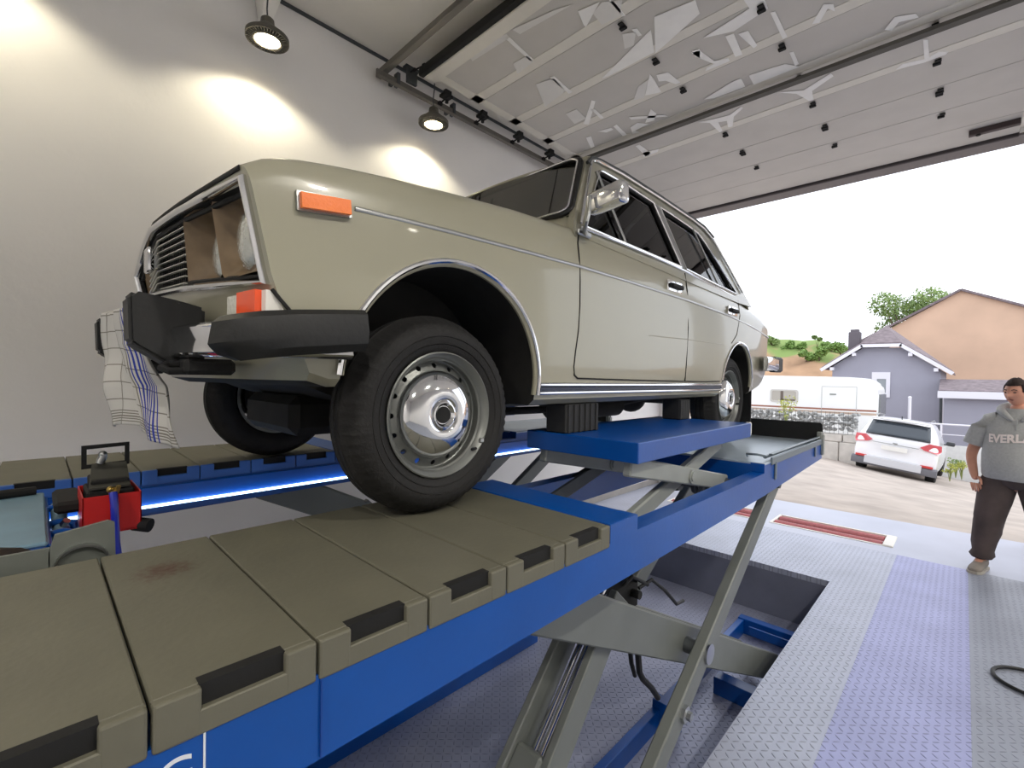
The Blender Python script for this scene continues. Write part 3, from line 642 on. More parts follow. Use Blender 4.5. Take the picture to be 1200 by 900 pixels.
# end caps bridged across by rows
def cap(base, front):
    T = [1-.2*i for i in range(11)]
    rows = []
    for j in range(nh):
        p = V[base*N+j]; m = V[base*N+(N-j) % N]
        if j in (0, nh-1): rows.append([p]*11); continue
        row = [p]
        for t in T[1:-1]:
            v = p.co.x*t; w_ = p.co.z
            uu = face_u(v, w_) if front else 3.2+(-.05*(abs(v)/.77)**4 + .10*(w_-.65))
            row.append(b.verts.new((v, uu, w_)))
        row.append(m); rows.append(row)
    for j in range(nh-1):
        for i in range(10):
            qd = []
            for x in (rows[j][i], rows[j][i+1], rows[j+1][i+1], rows[j+1][i]):
                if x not in qd: qd.append(x)
            if len(qd) > 2:
                try: b.faces.new(qd)
                except ValueError: pass
cap(0, True); cap(len(rings)-1, False)
bmesh.ops.recalc_face_normals(b, faces=b.faces)
body = cb(q, 'body_shell', [PAINT, UNDER], smooth=None)
cut = []
def cutter(fn, m=UNDER):
    c = MB(); fn(c); o = c.build('cut', m, None, smooth=None); cut.append(o)
    o.location = (0, 0, 0); return o
OFF = Vector((-1.885, .856, 1.305))
def cut_poly(poly, x0, x1, m=UNDER):
    c = MB(); prism_x(c, x0, x1, poly); bmesh.ops.recalc_face_normals(c.b, faces=c.b.faces)
    bmesh.ops.transform(c.b, matrix=Matrix.Translation(OFF), verts=c.b.verts)
    me = bpy.data.meshes.new('c'); c.b.to_mesh(me); c.b.free(); me.materials.append(m); o = bpy.data.objects.new('c', me); COL.objects.link(o); cut.append(o)
def arch(cu, cw, r, ue, front=True):
    pts = [(cu-r*math.cos(a), cw+r*math.sin(a)) for a in [math.pi*i/28 for i in range(29)]]
    return [(cu-r, .1)]+pts+[(cu+r, .1)]
FA = arch(.03, .387, .36, 0); RA = arch(2.44, .375, .29, 0)
for s in (1, -1):
    a, c_ = (.47, .9) if s > 0 else (-.9, -.47)
    cut_poly(FA, a, c_); cut_poly(RA, a, c_)
cut_poly([(.78, .42), (2.45, .42), (2.62, .70), (2.62, 1.2), (.78, 1.2)], -.70, .70, mat('cabin_dark', (38, 36, 34), .85))
# grille and lamp recess
c = MB(); pts = []
for v, ww0, ww1 in [(-.745, .63, .832), (-.5, .648, .846), (-.25, .66, .862), (0, .668, .868), (.25, .66, .862), (.5, .648, .846), (.745, .63, .832)]:
    pts.append((v, ww0, ww1))
c.rings([[Vector((v, -.75, a_)), Vector((v, -.445, a_)), Vector((v, -.445, b_)), Vector((v, -.75, b_))] for v, a_, b_ in pts])
bmesh.ops.recalc_face_normals(c.b, faces=c.b.faces); bmesh.ops.transform(c.b, matrix=Matrix.Translation(OFF), verts=c.b.verts)
me = bpy.data.meshes.new('c'); c.b.to_mesh(me); c.b.free(); me.materials.append(MATTE); o = bpy.data.objects.new('c', me); COL.objects.link(o); cut.append(o)
bpy.context.view_layer.update()
boolean(body, cut)
for p in body.data.polygons: p.use_smooth = True
body.data.set_sharp_from_angle(angle=math.radians(32))

# arch trims: body lip and chrome bead
def arch_line(P, off=0, d=.0):
    return [Vector((vside(u, w_)+d, u, w_)) for u, w_ in P[1:-1]]
for s in (1, -1):
    for cu, cw, r, lo in ((.03, .387, .36, .335), (2.44, .375, .29, .36)):
        L = [(cu-(r+.008)*math.cos(a), cw+(r+.008)*math.sin(a)) for a in [math.pi*i/40 for i in range(-1, 42)]]
        L = [(u, w_) for u, w_ in L if w_ > cw-.02 and (w_ > .41 or u > cu)] + ([(cu+r+.008, lo+.02)] if cu < 1 else [])
        q = MB(); q.tube([Vector((s*(vside(u, w_)+.001), u, w_)) for u, w_ in L], .008, 8); cb(q, 'wheel_arch_trim', CHROME)
        q = MB(); q.tube([Vector((s*(vside(u, w_)-.010), cu+(u-cu)*.985, cw+(w_-cw)*.985)) for u, w_ in L], .011, 8); cb(q, 'wheel_arch_lip', PAINT)
    # sill, trims, seams
    q = MB()
    for i, (w0, m_) in enumerate(((.392, 0), (.376, 1), (.362, 0))):
        q.mi = m_; q.tube([Vector((s*(vside(u, w0)+.002), u, w0)) for u in [.405, .42, .8, 1.2, 1.6, 2.0, 2.135]], .0075, 8)
    cb(q, 'sill_trim', [CHROME, mat('sill_stripe_navy', (26, 34, 62), .4)])
    q = MB(); pts = [(-.305, .828), (-.035, .837), (.247, .845), (.625, .853), (1.0, .853), (1.6, .848), (2.2, .832), (2.7, .80), (3.05, .77), (3.17, .762)]
    q.tube([Vector((s*(vside(u, w_)+.001), u, w_)) for u, w_ in pts], .006, 8, flat=((1, 0, 0), .004)); cb(q, 'side_trim', CHROME_D)
    q = MB(); q.tube([Vector((s*(vside(u, .632)-.0015), u, w_)) for u, w_ in [(1.18, .627), (1.6, .637), (2.135, .643)]], .0028, 6); cb(q, 'door_crease', PAINT)
    def seam(pts, nm='door_gap'):
        q = MB(); q.tube([Vector((s*(vside(u, w_)-.0005), u, w_)) for u, w_ in pts], .0035, 6); cb(q, nm, MATTE)
    seam([(.655, 1.005), (.632, .95), (.624, .88), (.622, .80), (.622, .70), (.616, .60), (.605, .52), (.60, .46), (.607, .43), (.63, .417), (.8, .415), (1.2, .412), (1.6, .41), (1.9, .41), (2.11, .413)])
    seam([(1.635, 1.005), (1.618, .9), (1.612, .7), (1.610, .5), (1.610, .41)])
    seam([(2.44, .96), (2.42, .85), (2.36, .72), (2.27, .66)])
    # belt mouldings
    q = MB(); q.tube([Vector((s*(vside(u, 1.018)+.004), u, w_)) for u, w_ in [(.665, 1.024), (1.0, 1.026), (1.4, 1.024), (1.63, 1.018), (2.0, 1.0), (2.47, .975)]], .006, 8); cb(q, 'belt_moulding', CHROME)

# front: grille frame, slats, bezels, lamps
def frame_pts(g):
    o = []
    for v in [-.755+.151*i for i in range(11)]: o.append((v, lerp(abs(v), [(0, .874+g), (.3, .866+g), (.755, .840+g)])))
    o2 = [(v, lerp(abs(v), [(0, .662-g), (.3, .654-g), (.755, .622-g)])) for v in [.755-.151*i for i in range(11)]]
    o = [(max(-.755-g, min(.755+g, a*(1+g))), b_) for a, b_ in o]; o2 = [(a*(1+g), b_) for a, b_ in o2]
    return o+o2
q = MB(); q.tube([Vector((v, face_u(v, w_)-.004, w_)) for v, w_ in frame_pts(0)], .010, 8, closed=True, flat=((0, 1, 0), .012)); cb(q, 'grille_frame', CHROME)
q = MB(); q.tube([Vector((v, face_u(v, w_)+.012, w_)) for v, w_ in frame_pts(-.018)], .007, 6, closed=True); cb(q, 'grille_seal', MATTE)
q = MB(); top = [(v, lerp(abs(v), [(0, .896), (.3, .888), (.74, .866)])) for v in [-.74+.148*i for i in range(11)]]
q.tube([Vector((v, face_u(v, w_)-.001, w_)) for v, w_ in top], .006, 8, flat=((0, 1, 0), .004)); cb(q, 'bonnet_gap', MATTE)
q = MB()
nsl = 10
for i in range(nsl):
    f_ = (i+.5)/nsl
    L = []
    for v in [-.29+.29*j/6 for j in range(13)]:
        a_, b_ = lerp(abs(v), [(0, .672), (.3, .660)]), lerp(abs(v), [(0, .870), (.3, .862)])
        L.append(Vector((v, -.578+.021*abs(v)/.3, a_+(b_-a_)*f_)))
    q.tube(L, .0022, 6, flat=((0, 1, 0), .005))
cb(q, 'grille_slats', mat('bright_grille_metal', (222, 222, 216), .3, .7))
q = MB()
for j in range(29):
    v = -.28+.02*j; q.box(v-.003, v+.003, -.566+.021*abs(v)/.3, -.52, .664, .866)
q.box(-.29, .29, -.52, -.51, .66, .868); cb(q, 'grille_core', MATTE, smooth=None)
q = MB(); q.box(-.036, .036, -.612, -.594, .735, .812, .005, seg=2); q.box(-.012, .012, -.596, -.575, .75, .79); cb(q, 'grille_badge', CHROME)
LENS = mat('headlamp_glass', (206, 210, 204), .12, .55, coat=1, bump=.5, bscale=70)
for s in (1, -1):
    q = MB(); cs = (.405, .635)
    for c0 in cs:
        w0 = .753; n = 40; outer = []; inner = []
        hw, hh = .115, .100
        for i in range(n):
            a = 2*math.pi*i/n; c_, s_ = math.cos(a), math.sin(a); k = 1/max(abs(c_)/hw, abs(s_)/hh)
            v = c0+k*c_; w_ = w0+k*s_; outer.append(Vector((s*v, face_u(v, w_)+.006, w_)))
        rr = [outer]
        for tt in (.15, .4, .7, 1.0):
            rr.append([o.lerp(Vector((s*(c0+.080*math.cos(2*math.pi*i/n)), -.484, w0-.004+.080*math.sin(2*math.pi*i/n))), tt**.75) if tt < 1 else Vector((s*(c0+.080*math.cos(2*math.pi*i/n)), -.484, w0-.004+.080*math.sin(2*math.pi*i/n))) for i, o in enumerate(outer)])
        for r_ in rr[1:-1]:
            for p in r_: pass
        q.rings(rr, cap=False)
    cb(q, 'lamp_bezel', BROWN, smooth=50)
    for c0 in cs:
        q = MB(); q.lathe([(-.030, .002), (-.029, .03), (-.024, .055), (-.015, .070), (-.008, .077), (0, .078)], (s*c0, -.484, .746), 'Y', 40); o_ = cb(q, 'headlamp', LENS, smooth=60)
        q = MB(); q.lathe([(-.006, .074), (-.010, .078), (-.004, .082), (.002, .080)], (s*c0, -.484, .746), 'Y', 40, closed=True); cb(q, 'headlamp_ring', CHROME, parent=o_)
    # turn signals under the frame
    q = MB()
    def blk(v0, v1, w0, w1, d, m_):
        vs_ = [Vector((s*v, face_u(v, .62)+dd, w_)) for v, w_ in ((v0, w0), (v1, w0), (v1, w1), (v0, w1)) for dd in (0,)]
        fr = [p+Vector((0, -d, 0)) for p in vs_]; bk = [p+Vector((0, .05, 0)) for p in vs_]
        q.mi = m_; q.add(fr+bk, [(0, 1, 2, 3), (7, 6, 5, 4), (0, 4, 5, 1), (1, 5, 6, 2), (2, 6, 7, 3), (3, 7, 4, 0)])
    blk(.665, .755, .52, .603, .026, 0); blk(.600, .665, .52, .600, .020, 1); blk(.755, .775, .52, .602, .012, 2)
    cb(q, 'front_indicator', [REDORANGE, CLEARL, WHITE], smooth=None, fix=True)
    q = MB(); q.tube([Vector((s*.776, face_u(.77, .6)-.008, .604)), Vector((s*.783, face_u(.77, .6)+.005, .585)), Vector((s*.79, face_u(.77, .52)+.008, .54)), Vector((s*.792, face_u(.77, .5)+.01, .50))], .0045, 6); cb(q, 'panel_gap', MATTE)
    # side repeater
    q = MB(); q.panel([(-.444, .787), (-.318, .799), (-.320, .843), (-.446, .832)], [], lambda a, b_: (s*(vside(a, b_)+.001), a, b_), .010, .05, (s, 0, 0)); cb(q, 'side_indicator', CHROME_D, smooth=None, fix=True)
    q = MB(); q.panel([(-.438, .792), (-.324, .803), (-.326, .838), (-.440, .827)], [], lambda a, b_: (s*(vside(a, b_)+.009), a, b_), .014, .05, (s, 0, 0)); cb(q, 'side_indicator_lens', ORANGE, smooth=None, fix=True)
# bumper
def bump_path(vmax, n=8):
    P = []
    for v in [-vmax+2*vmax*i/16 for i in range(17)]: P.append((v, -.618+.050*(abs(v)/.78)**2))
    return P
def bumper_sweep(mb, path, prof, close=True):
    rr = []
    for i, (v, u) in enumerate(path):
        a_ = path[max(0, i-1)]; b_ = path[min(len(path)-1, i+1)]; d = Vector((b_[0]-a_[0], b_[1]-a_[1])).normalized(); nrm = Vector((d.y, -d.x))
        rr.append([Vector((v+nrm.x*o, u+nrm.y*o, w_)) for o, w_ in prof])
    mb.rings(rr); mb.b.verts.ensure_lookup_table()
q = MB(); P = bump_path(.70); P = [(-.825, -.33), (-.825, -.45), (-.822, -.50), (-.800, -.54)]+P[1:-1]+[(.800, -.54), (.822, -.50), (.825, -.45), (.825, -.33)]
bumper_sweep(q, P, [(-.01, .452), (.012, .452), (.022, .462), (.012, .492), (.022, .520), (.012, .530), (-.01, .530)]); cb(q, 'front_bumper', CHROME, smooth=50, fix=True)
for s in (1, -1):
    q = MB(); P = [(s*.745, -.578), (s*.77, -.570), (s*.80, -.552), (s*.825, -.52), (s*.836, -.46), (s*.838, -.38), (s*.832, -.30)]
    if s < 0: P = P[::-1]
    bumper_sweep(q, P, [(-.03, .452), (.010, .452), (.026, .470), (.030, .495), (.022, .540), (.006, .552), (-.03, .552)])
    for v_ in q.b.verts: v_.co.z += lerp(v_.co.y, [(-.62, -.022), (-.5, .0), (-.3, .022)])+(.018 if v_.co.z < .47 and v_.co.y < -.56 else 0)
    cb(q, 'bumper_corner', BLACK, smooth=30, fix=True)
    q = MB(); v0, v1 = s*.350, s*.455
    pr = [(-.700, .487), (-.704, .60), (-.690, .612), (-.60, .598), (-.545, .585), (-.545, .43), (-.57, .41), (-.61, .425), (-.690, .478)]
    prism_x(q, min(v0, v1), max(v0, v1), pr); bmesh.ops.recalc_face_normals(q.b, faces=q.b.faces); bmesh.ops.bevel(q.b, geom=list(q.b.edges), offset=.008, segments=2, affect='EDGES')
    cb(q, 'overrider', BLACK, smooth=30)
    q = MB(); q.tube([(s*.50, -.60, .435), (s*.50, -.635, .435), (s*.52, -.648, .426), (s*.54, -.635, .418), (s*.54, -.60, .42)], .009, 10); cb(q, 'tow_eye', MATTE)
    q = MB(); q.box(min(s*.36, s*.56), max(s*.36, s*.56), -.61, -.50, .41, .45, .01); cb(q, 'bumper_bracket', MATTE, smooth=None)
# steering, sump and suspension under the nose
q = MB(); q.box(-.25, .25, -.25, .35, .20, .34, .03); q.tube([(-.6, .02, .25), (-.3, .05, .21), (.3, .05, .21), (.6, .02, .25)], .022, 8); q.tube([(-.62, .12, .30), (-.2, -.1, .26), (.2, -.1, .26), (.62, .12, .30)], .012, 8)
for s in (1, -1):
    q.beam((s*.25, -.05, .27), (s*.60, .0, .22), .05, .03); q.beam((s*.25, .12, .27), (s*.60, .02, .22), .05, .03); q.cyl((s*.42, .02, .24), (s*.42, .02, .42), .05)
    q.cyl((s*.46, 0, .296), (s*.60, 0, .296), .05)
q.tube([(.1, .4, .24), (.1, 1.2, .23), (.12, 1.5, .23)], .022, 10); q.cyl((.12, 1.5, .235), (.12, 2.0, .235), .075, seg=20); q.tube([(.12, 2.0, .24), (.2, 2.5, .30), (.3, 3.15, .30)], .02, 10)
q.cyl((-.6, 2.424, .28), (.6, 2.424, .28), .04); q.ball((0, 2.424, .28), .12); q.tube([(0, .6, .28), (0, 2.3, .28)], .03, 10)
for s in (1, -1): q.cyl((s*.40, 2.40, .28), (s*.40, 2.40, .45), .05)
cb(q, 'undercarriage', UNDER)
# ---------------- greenhouse
def gv(w_): return .772-(w_-1.0)*.31
def gmap(s): return lambda a, b_: (s*gv(b_), a, b_)
OUT = [(.615, .985), (.64, 1.05), (.868, 1.395), (.905, 1.432), (.98, 1.447), (1.19, 1.460), (1.58, 1.455), (2.0, 1.442), (2.18, 1.428), (2.30, 1.39), (2.42, 1.28), (2.58, 1.08), (2.70, .945), (2.4, .94), (1.6, .96)]
W1 = [(.70, 1.035), (.955, 1.372), (.985, 1.384), (1.2, 1.388), (1.475, 1.372), (1.60, 1.034)]
W2 = [(1.66, 1.033), (1.545, 1.368), (1.9, 1.352), (2.03, 1.338), (2.10, 1.30), (2.24, 1.18), (2.42, .998)]
for s in (1, -1):
    q = MB(); q.panel(OUT, [W1, W2], gmap(s), .03, .08, (-s, 0, 0)); cb(q, 'pillar_panel', PAINT, smooth=30, fix=True)
    for W, nm in ((W1, 'front'), (W2, 'rear')):
        q = MB(); q.tube([Vector((s*(gv(b_)+.004), a, b_)) for a, b_ in W], .007, 8, closed=True); cb(q, 'window_trim', CHROME)
        q = MB(); q.tube([Vector((s*(gv(b_)-.006), a, b_)) for a, b_ in [(sum(x[0] for x in W)/len(W)+(a-sum(x[0] for x in W)/len(W))*.975, 1.2+(b_-1.2)*.96) for a, b_ in W]], .008, 6, closed=True); cb(q, 'window_seal', MATTE)
        q = MB(); q.panel(W, [], gmap(s), .003, .5, (-s, 0, 0))
        g = cb(q, 'side_window', GLASSO if nm == 'front' else GLASSD, smooth=None, fix=True); g.data.transform(Matrix.Translation((-s*.012, 0, 0)))
    q = MB(); q.tube([Vector((s*(gv(1.36)+.004), .925, 1.36)), Vector((s*(gv(1.04)+.004), 1.02, 1.04))], .009, 8); cb(q, 'window_divider', CHROME_D); q = MB(); q.tube([Vector((s*(gv(1.33)+.003), 1.957, 1.345)), Vector((s*(gv(1.02)+.003), 2.13, 1.015))], .006, 8); cb(q, 'window_divider', CHROME_D)
    q = MB(); q.tube([Vector((s*(gv(b_)+.010), a, b_)) for a, b_ in [(.67, 1.04), (.86, 1.345), (.895, 1.40), (.95, 1.425), (1.19, 1.437), (1.58, 1.432), (2.0, 1.418), (2.16, 1.402), (2.28, 1.35), (2.42, 1.20), (2.56, 1.03)]], .007, 8)
    cb(q, 'gutter_trim', CHROME)
    q = MB(); q.tube([Vector((s*(gv(b_)+.012), a, b_)) for a, b_ in [(.85, 1.375), (.90, 1.418), (.98, 1.436), (1.19, 1.449), (1.58, 1.444), (2.0, 1.431), (2.17, 1.417), (2.29, 1.37)]], .008, 6); cb(q, 'rain_gutter', mat('gutter_dark', (44, 46, 44), .5))
    # B pillar chrome
    q = MB(); q.panel([(1.487, 1.375), (1.535, 1.372), (1.652, 1.033), (1.610, 1.033)], [], lambda a, b_: (s*(gv(b_)+.002), a, b_), .004, .3, (s, 0, 0)); cb(q, 'pillar_strip', CHROME_D, smooth=None, fix=True)
    # handles
    for hu, hw in ((1.375, .900), (2.20, .868)):
        q = MB(); q.box(-.004, .004, 0, .165, -.028, .028, .006, Matrix.Translation((s*(vside(hu, hw)+.003), hu, hw)), seg=2); o_ = cb(q, 'door_handle', CHROME)
        q = MB(); q.box(-.012, .012, .02, .145, -.012, .010, .005, Matrix.Translation((s*(vside(hu, hw)+.016), hu, hw)), seg=2); q.cyl((s*(vside(hu, hw)+.005), hu+.022, hw), (s*(vside(hu, hw)+.018), hu+.022, hw), .012); cb(q, 'handle_pull', MATTE, parent=o_)
    # mud flaps
    q = MB(); q.box(min(s*.60, s*.77), max(s*.60, s*.77), 2.80, 2.81, .12, .42, .004); cb(q, 'mud_flap', BLACK, smooth=None)
    # tail lamp and rear bumper end
    q = MB(); q.box(min(s*.50, s*.735), max(s*.50, s*.735), 3.17, 3.215, .66, .80, .01); q.mi = 1; q.box(min(s*.70, s*.745), max(s*.70, s*.745), 3.10, 3.20, .68, .79, .01); cb(q, 'tail_lamp', [mat('tail_red', (160, 26, 22), .3, coat=.4), ORANGE], smooth=None)
# roof
rows = []
for u, w_, crown in [(.885, 1.412, .0), (.90, 1.43, .012), (.95, 1.446, .02), (1.1, 1.457, .03), (1.5, 1.462, .035), (1.9, 1.450, .032), (2.15, 1.434, .022), (2.26, 1.41, .012), (2.30, 1.39, 0)]:
    vv = gv(w_)+.004; row = []
    for j in range(17):
        t_ = -1+2*j/16; row.append(Vector((vv*t_, u-(.045*(1-t_*t_) if u < 1.0 else -.04*(1-t_*t_) if u > 2.1 else 0), w_+crown*(1-abs(t_)**2.5))))
    rows.append(row)
q = MB(); q.grid(rows); o_ = cb(q, 'roof', PAINT, smooth=60); m_ = o_.modifiers.new('s', 'SOLIDIFY'); m_.thickness = .012
# windscreen and rear window: bordered curved panels
def screen(front):
    if front: base = lambda a, b_: Vector((a*(.772-.135*b_), .63+.265*b_-.085*(1-a*a)*(1-.45*b_), 1.005+.425*b_+.012*(1-a*a)))
    else: base = lambda a, b_: Vector((a*(.772-.135*b_), 2.66-.35*b_+.05*(1-a*a), .955+.445*b_+.01*(1-a*a)))
    hx = rrect(-.965, .965, .19, .965, .08) if front else rrect(-.83, .83, .12, .88, .10)
    q = MB(); q.panel([(-1, -.06), (1, -.06), (1, 1), (-1, 1)], [hx], base, .02, .05, (0, .6 if front else -.6, -.3)); cb(q, 'screen_surround', PAINT, smooth=40, fix=True)
    q = MB(); q.tube([base(a, b_)+Vector((0, -.008 if front else .008, .004)) for a, b_ in hx], .013, 8, closed=True); cb(q, 'screen_seal', BLACK)
    q = MB(); q.tube([base(a*.985, .565+(b_-.565)*.975)+Vector((0, -.018 if front else .018, .008)) for a, b_ in hx], .005, 8, closed=True); cb(q, 'screen_trim', CHROME)
    q = MB(); q.grid([[base(-.97+1.94*i/20, (.17 if front else .1)+(.78)*j/8) for i in range(21)] for j in range(9)]); cb(q, 'windscreen' if front else 'rear_window', GLASS, smooth=60)
screen(True); screen(False)
q = MB(); q.tube([(.44, .475, 1.075), (.30, .50, 1.14), (.05, .55, 1.20)], .005, 6); q.tube([(-.02, .52, 1.19), (.38, .47, 1.11)], .004, 6); q.cyl((.44, .49, 1.04), (.44, .475, 1.08), .012)
q.tube([(-.20, .475, 1.085), (-.32, .50, 1.14), (-.50, .56, 1.20)], .005, 6); q.tube([(-.56, .54, 1.19), (-.18, .47, 1.11)], .004, 6); cb(q, 'wiper', CHROME_D)
# mirror
MIRX = .88
q = MB(); q.box(-.088, .088, -.028, .028, -.042, .042, .016, Matrix.Translation((.895, .665, 1.105)) @ Matrix.Rotation(math.radians(-8), 4, 'Z') @ Matrix.Rotation(math.radians(-3), 4, 'Y'), seg=3)
o_ = cb(q, 'door_mirror', CHROME)
q = MB(); q.tube([(.840, .632, 1.12), (.845, .620, 1.06), (.838, .615, 1.02), (.81, .64, .995), (.785, .68, .998)], [.007, .008, .008, .009, .012], 8); q.box(.775, .79, .63, .72, .985, 1.008, .005); cb(q, 'mirror_arm', CHROME_D)
q = MB(); q.box(-.075, .075, .027, .030, -.033, .033, 0, Matrix.Translation((.895, .665, 1.105)) @ Matrix.Rotation(math.radians(-8), 4, 'Z') @ Matrix.Rotation(math.radians(-3), 4, 'Y')); cb(q, 'mirror_glass', mat('mirror_glass', (240, 240, 240), .02, 1), parent=o_, smooth=None)
# cabin
SEAT = mat('dark_seat_vinyl', (58, 44, 34), .6, var=.1)
for s in (1, -1):
    q = MB(); q.box(s*.36-.23, s*.36+.23, 1.35, 1.85, .50, .68, .05, seg=3); q.beam((s*.36, 1.82, .62), (s*.36, 2.0, 1.12), .46, .12, (0, 1, 0), bev=.04); cb(q, 'front_seat', SEAT)
q = MB(); q.box(-.62, .62, 2.15, 2.55, .52, .68, .05, seg=3); q.beam((0, 2.50, .62), (0, 2.62, 1.0), 1.24, .12, (0, 1, 0), bev=.04); cb(q, 'rear_seat', SEAT)
q = MB(); q.box(-.68, .68, .80, 1.0, .72, .98, .03); cb(q, 'dashboard', MATTE, smooth=None)
q = MB(); c_ = Vector((.36, 1.18, .93)); q.tube([c_+Vector((.19*math.cos(a), .07*math.sin(a), .18*math.sin(a))) for a in [2*math.pi*i/32 for i in range(32)]], .010, 8, closed=True)
q.tube([c_+Vector((-.19, 0, 0)), c_, c_+Vector((.19, 0, 0))], .008, 6); q.tube([c_, c_+Vector((0, -.25, -.10))], .02, 8); cb(q, 'steering_wheel', MATTE)
q = MB(); q.box(-.10, .10, .86, .88, 1.28, 1.34, .01); q.tube([(0, .88, 1.33), (0, .90, 1.40)], .006); cb(q, 'interior_mirror', MATTE)
# rear bumper
q = MB(); P = [(-.835, 2.88), (-.835, 3.15), (-.80, 3.25), (-.70, 3.28), (0, 3.31), (.70, 3.28), (.80, 3.25), (.835, 3.15), (.835, 2.88)][::-1]
bumper_sweep(q, P, [(-.01, .50), (.012, .50), (.022, .52), (.022, .58), (.012, .60), (-.01, .60)]); cb(q, 'rear_bumper', CHROME, smooth=50, fix=True)
for s in (1, -1):
    q = MB(); q.box(min(s*.79, s*.85), max(s*.79, s*.85), 3.10, 3.30, .49, .61, .015); q.box(s*.5-.04, s*.5+.04, 3.25, 3.37, .46, .64, .015); cb(q, 'rear_bumper_block', BLACK, smooth=None)
# ---------------- wheels (children of the car)
def wheel(parent_s, u, xo, w0, steer=0):
    s = parent_s; e = bpy.data.objects.new('wheel', None); COL.objects.link(e); e.parent = car; e.location = (s*xo, u, w0); e.empty_display_size = .05
    if s < 0: e.rotation_euler = (0, 0, math.pi+steer)
    else: e.rotation_euler = (0, 0, steer)
    return e
R = .300
def tyre_mesh():
    q = MB(); prof = [(-.150, .185), (-.165, .20), (-.176, .225), (-.178, .245), (-.170, .268), (-.155, .281), (-.135, .288), (-.118, R), (-.114, R-.007), (-.110, R), (-.094, R+.001), (-.090, R-.007), (-.086, R+.001), (-.070, R+.001), (-.066, R-.007), (-.062, R), (-.045, .288), (-.025, .281), (-.008, .268), (.001, .245), (-.001, .225), (-.008, .205), (-.014, .192), (-.022, .185)]
    def rf(a, r, k):
        edge = (a > -.06 or a < -.12) and r > .262
        return r-(.004 if (edge and k % 3 == 0) else 0)
    q.lathe(prof, (0, 0, 0), 'X', 192, rf, cap=False)
    for a_, r_ in ((.0015, .236), (-.003, .214)): q.lathe([(a_-.003, r_-.003), (a_+.001, r_), (a_-.003, r_+.003)], (0, 0, 0), 'X', 96, cap=False)
    return q
def rim_mesh():
    q = MB(); q.lathe([(-.160, .170), (-.160, .183), (-.13, .168), (-.035, .165), (-.022, .176), (-.014, .188), (-.008, .190), (-.006, .186), (-.012, .180), (-.024, .170), (-.034, .169), (-.050, .168), (-.060, .165), (-.062, .162)], (0, 0, 0), 'X', 96, cap=False)
    n = 16
    holes = [circle(.149*math.cos(2*math.pi*i/n), .149*math.sin(2*math.pi*i/n), .008, 14) for i in range(n)]
    q.panel(circle(0, 0, .163, 96), [circle(0, 0, .130, 96)]+holes, lambda a, b_: (-.062+.016*max(0, 1-(math.hypot(a, b_)-.130)/.033), a, b_), .004, .05, (-1, 0, 0))
    return q
def cap_mesh():
    q = MB(); q.lathe([(-.062, .133), (-.044, .135), (-.032, .132), (-.018, .120), (-.005, .098), (.003, .072), (.004, .052), (.001, .048), (-.002, .044), (-.0045, .040), (.003, .040), (.004, .036), (-.003, .031), (-.006, .028), (-.006, .0)], (0, 0, 0), 'X', 72)
    return q
e = wheel(1, 0, .770, .300); body_t = None
protos = []
e0 = e
ty = tyre_mesh().build('tyre', TYRE, None, smooth=40); 
def adopt(o, e):
    o.parent = e; me = o.data; me.transform(Matrix.Translation(o.location)); o.location = (0, 0, 0); return o
ty = adopt(ty, e0)
rm = adopt(rim_mesh().build('rim', STEELW, None, smooth=35), e0)
q = MB(); q.cyl((-.10, 0, 0), (-.075, 0, 0), .13, seg=48); q.cyl((-.12, 0, 0), (-.10, 0, 0), .10); adopt(q.build('brake_drum', UNDER, None), e0)
cp = adopt(cap_mesh().build('hub_cap', CHROME, None, smooth=40), e0)
q = MB(); q.cyl((-.0055, 0, 0), (-.003, 0, 0), .0255, seg=32); adopt(q.build('cap_centre', MATTE, None), e0)
q = MB(); q.tube([(-.02, .128, -.118), (-.004, .124, -.114), (.006, .122, -.112)], .005, 8); adopt(q.build('valve', MATTE, None), e0); q = MB(); q.box(-.014, -.002, .150, .166, -.098, -.082, .003); adopt(q.build('balance_weight', CHROME_D, None), e0)
def wcopy(s, u, xo, w0):
    c = e0.copy(); COL.objects.link(c); c.parent = car; c.location = (s*xo, u, w0); c.rotation_euler = (.5, 0, math.pi if s < 0 else 0)
    for ch in e0.children: d = ch.copy(); COL.objects.link(d); d.parent = c
wcopy(-1, 0, .770, .300); wcopy(1, 2.424, .755, .298); wcopy(-1, 2.424, .755, .298)

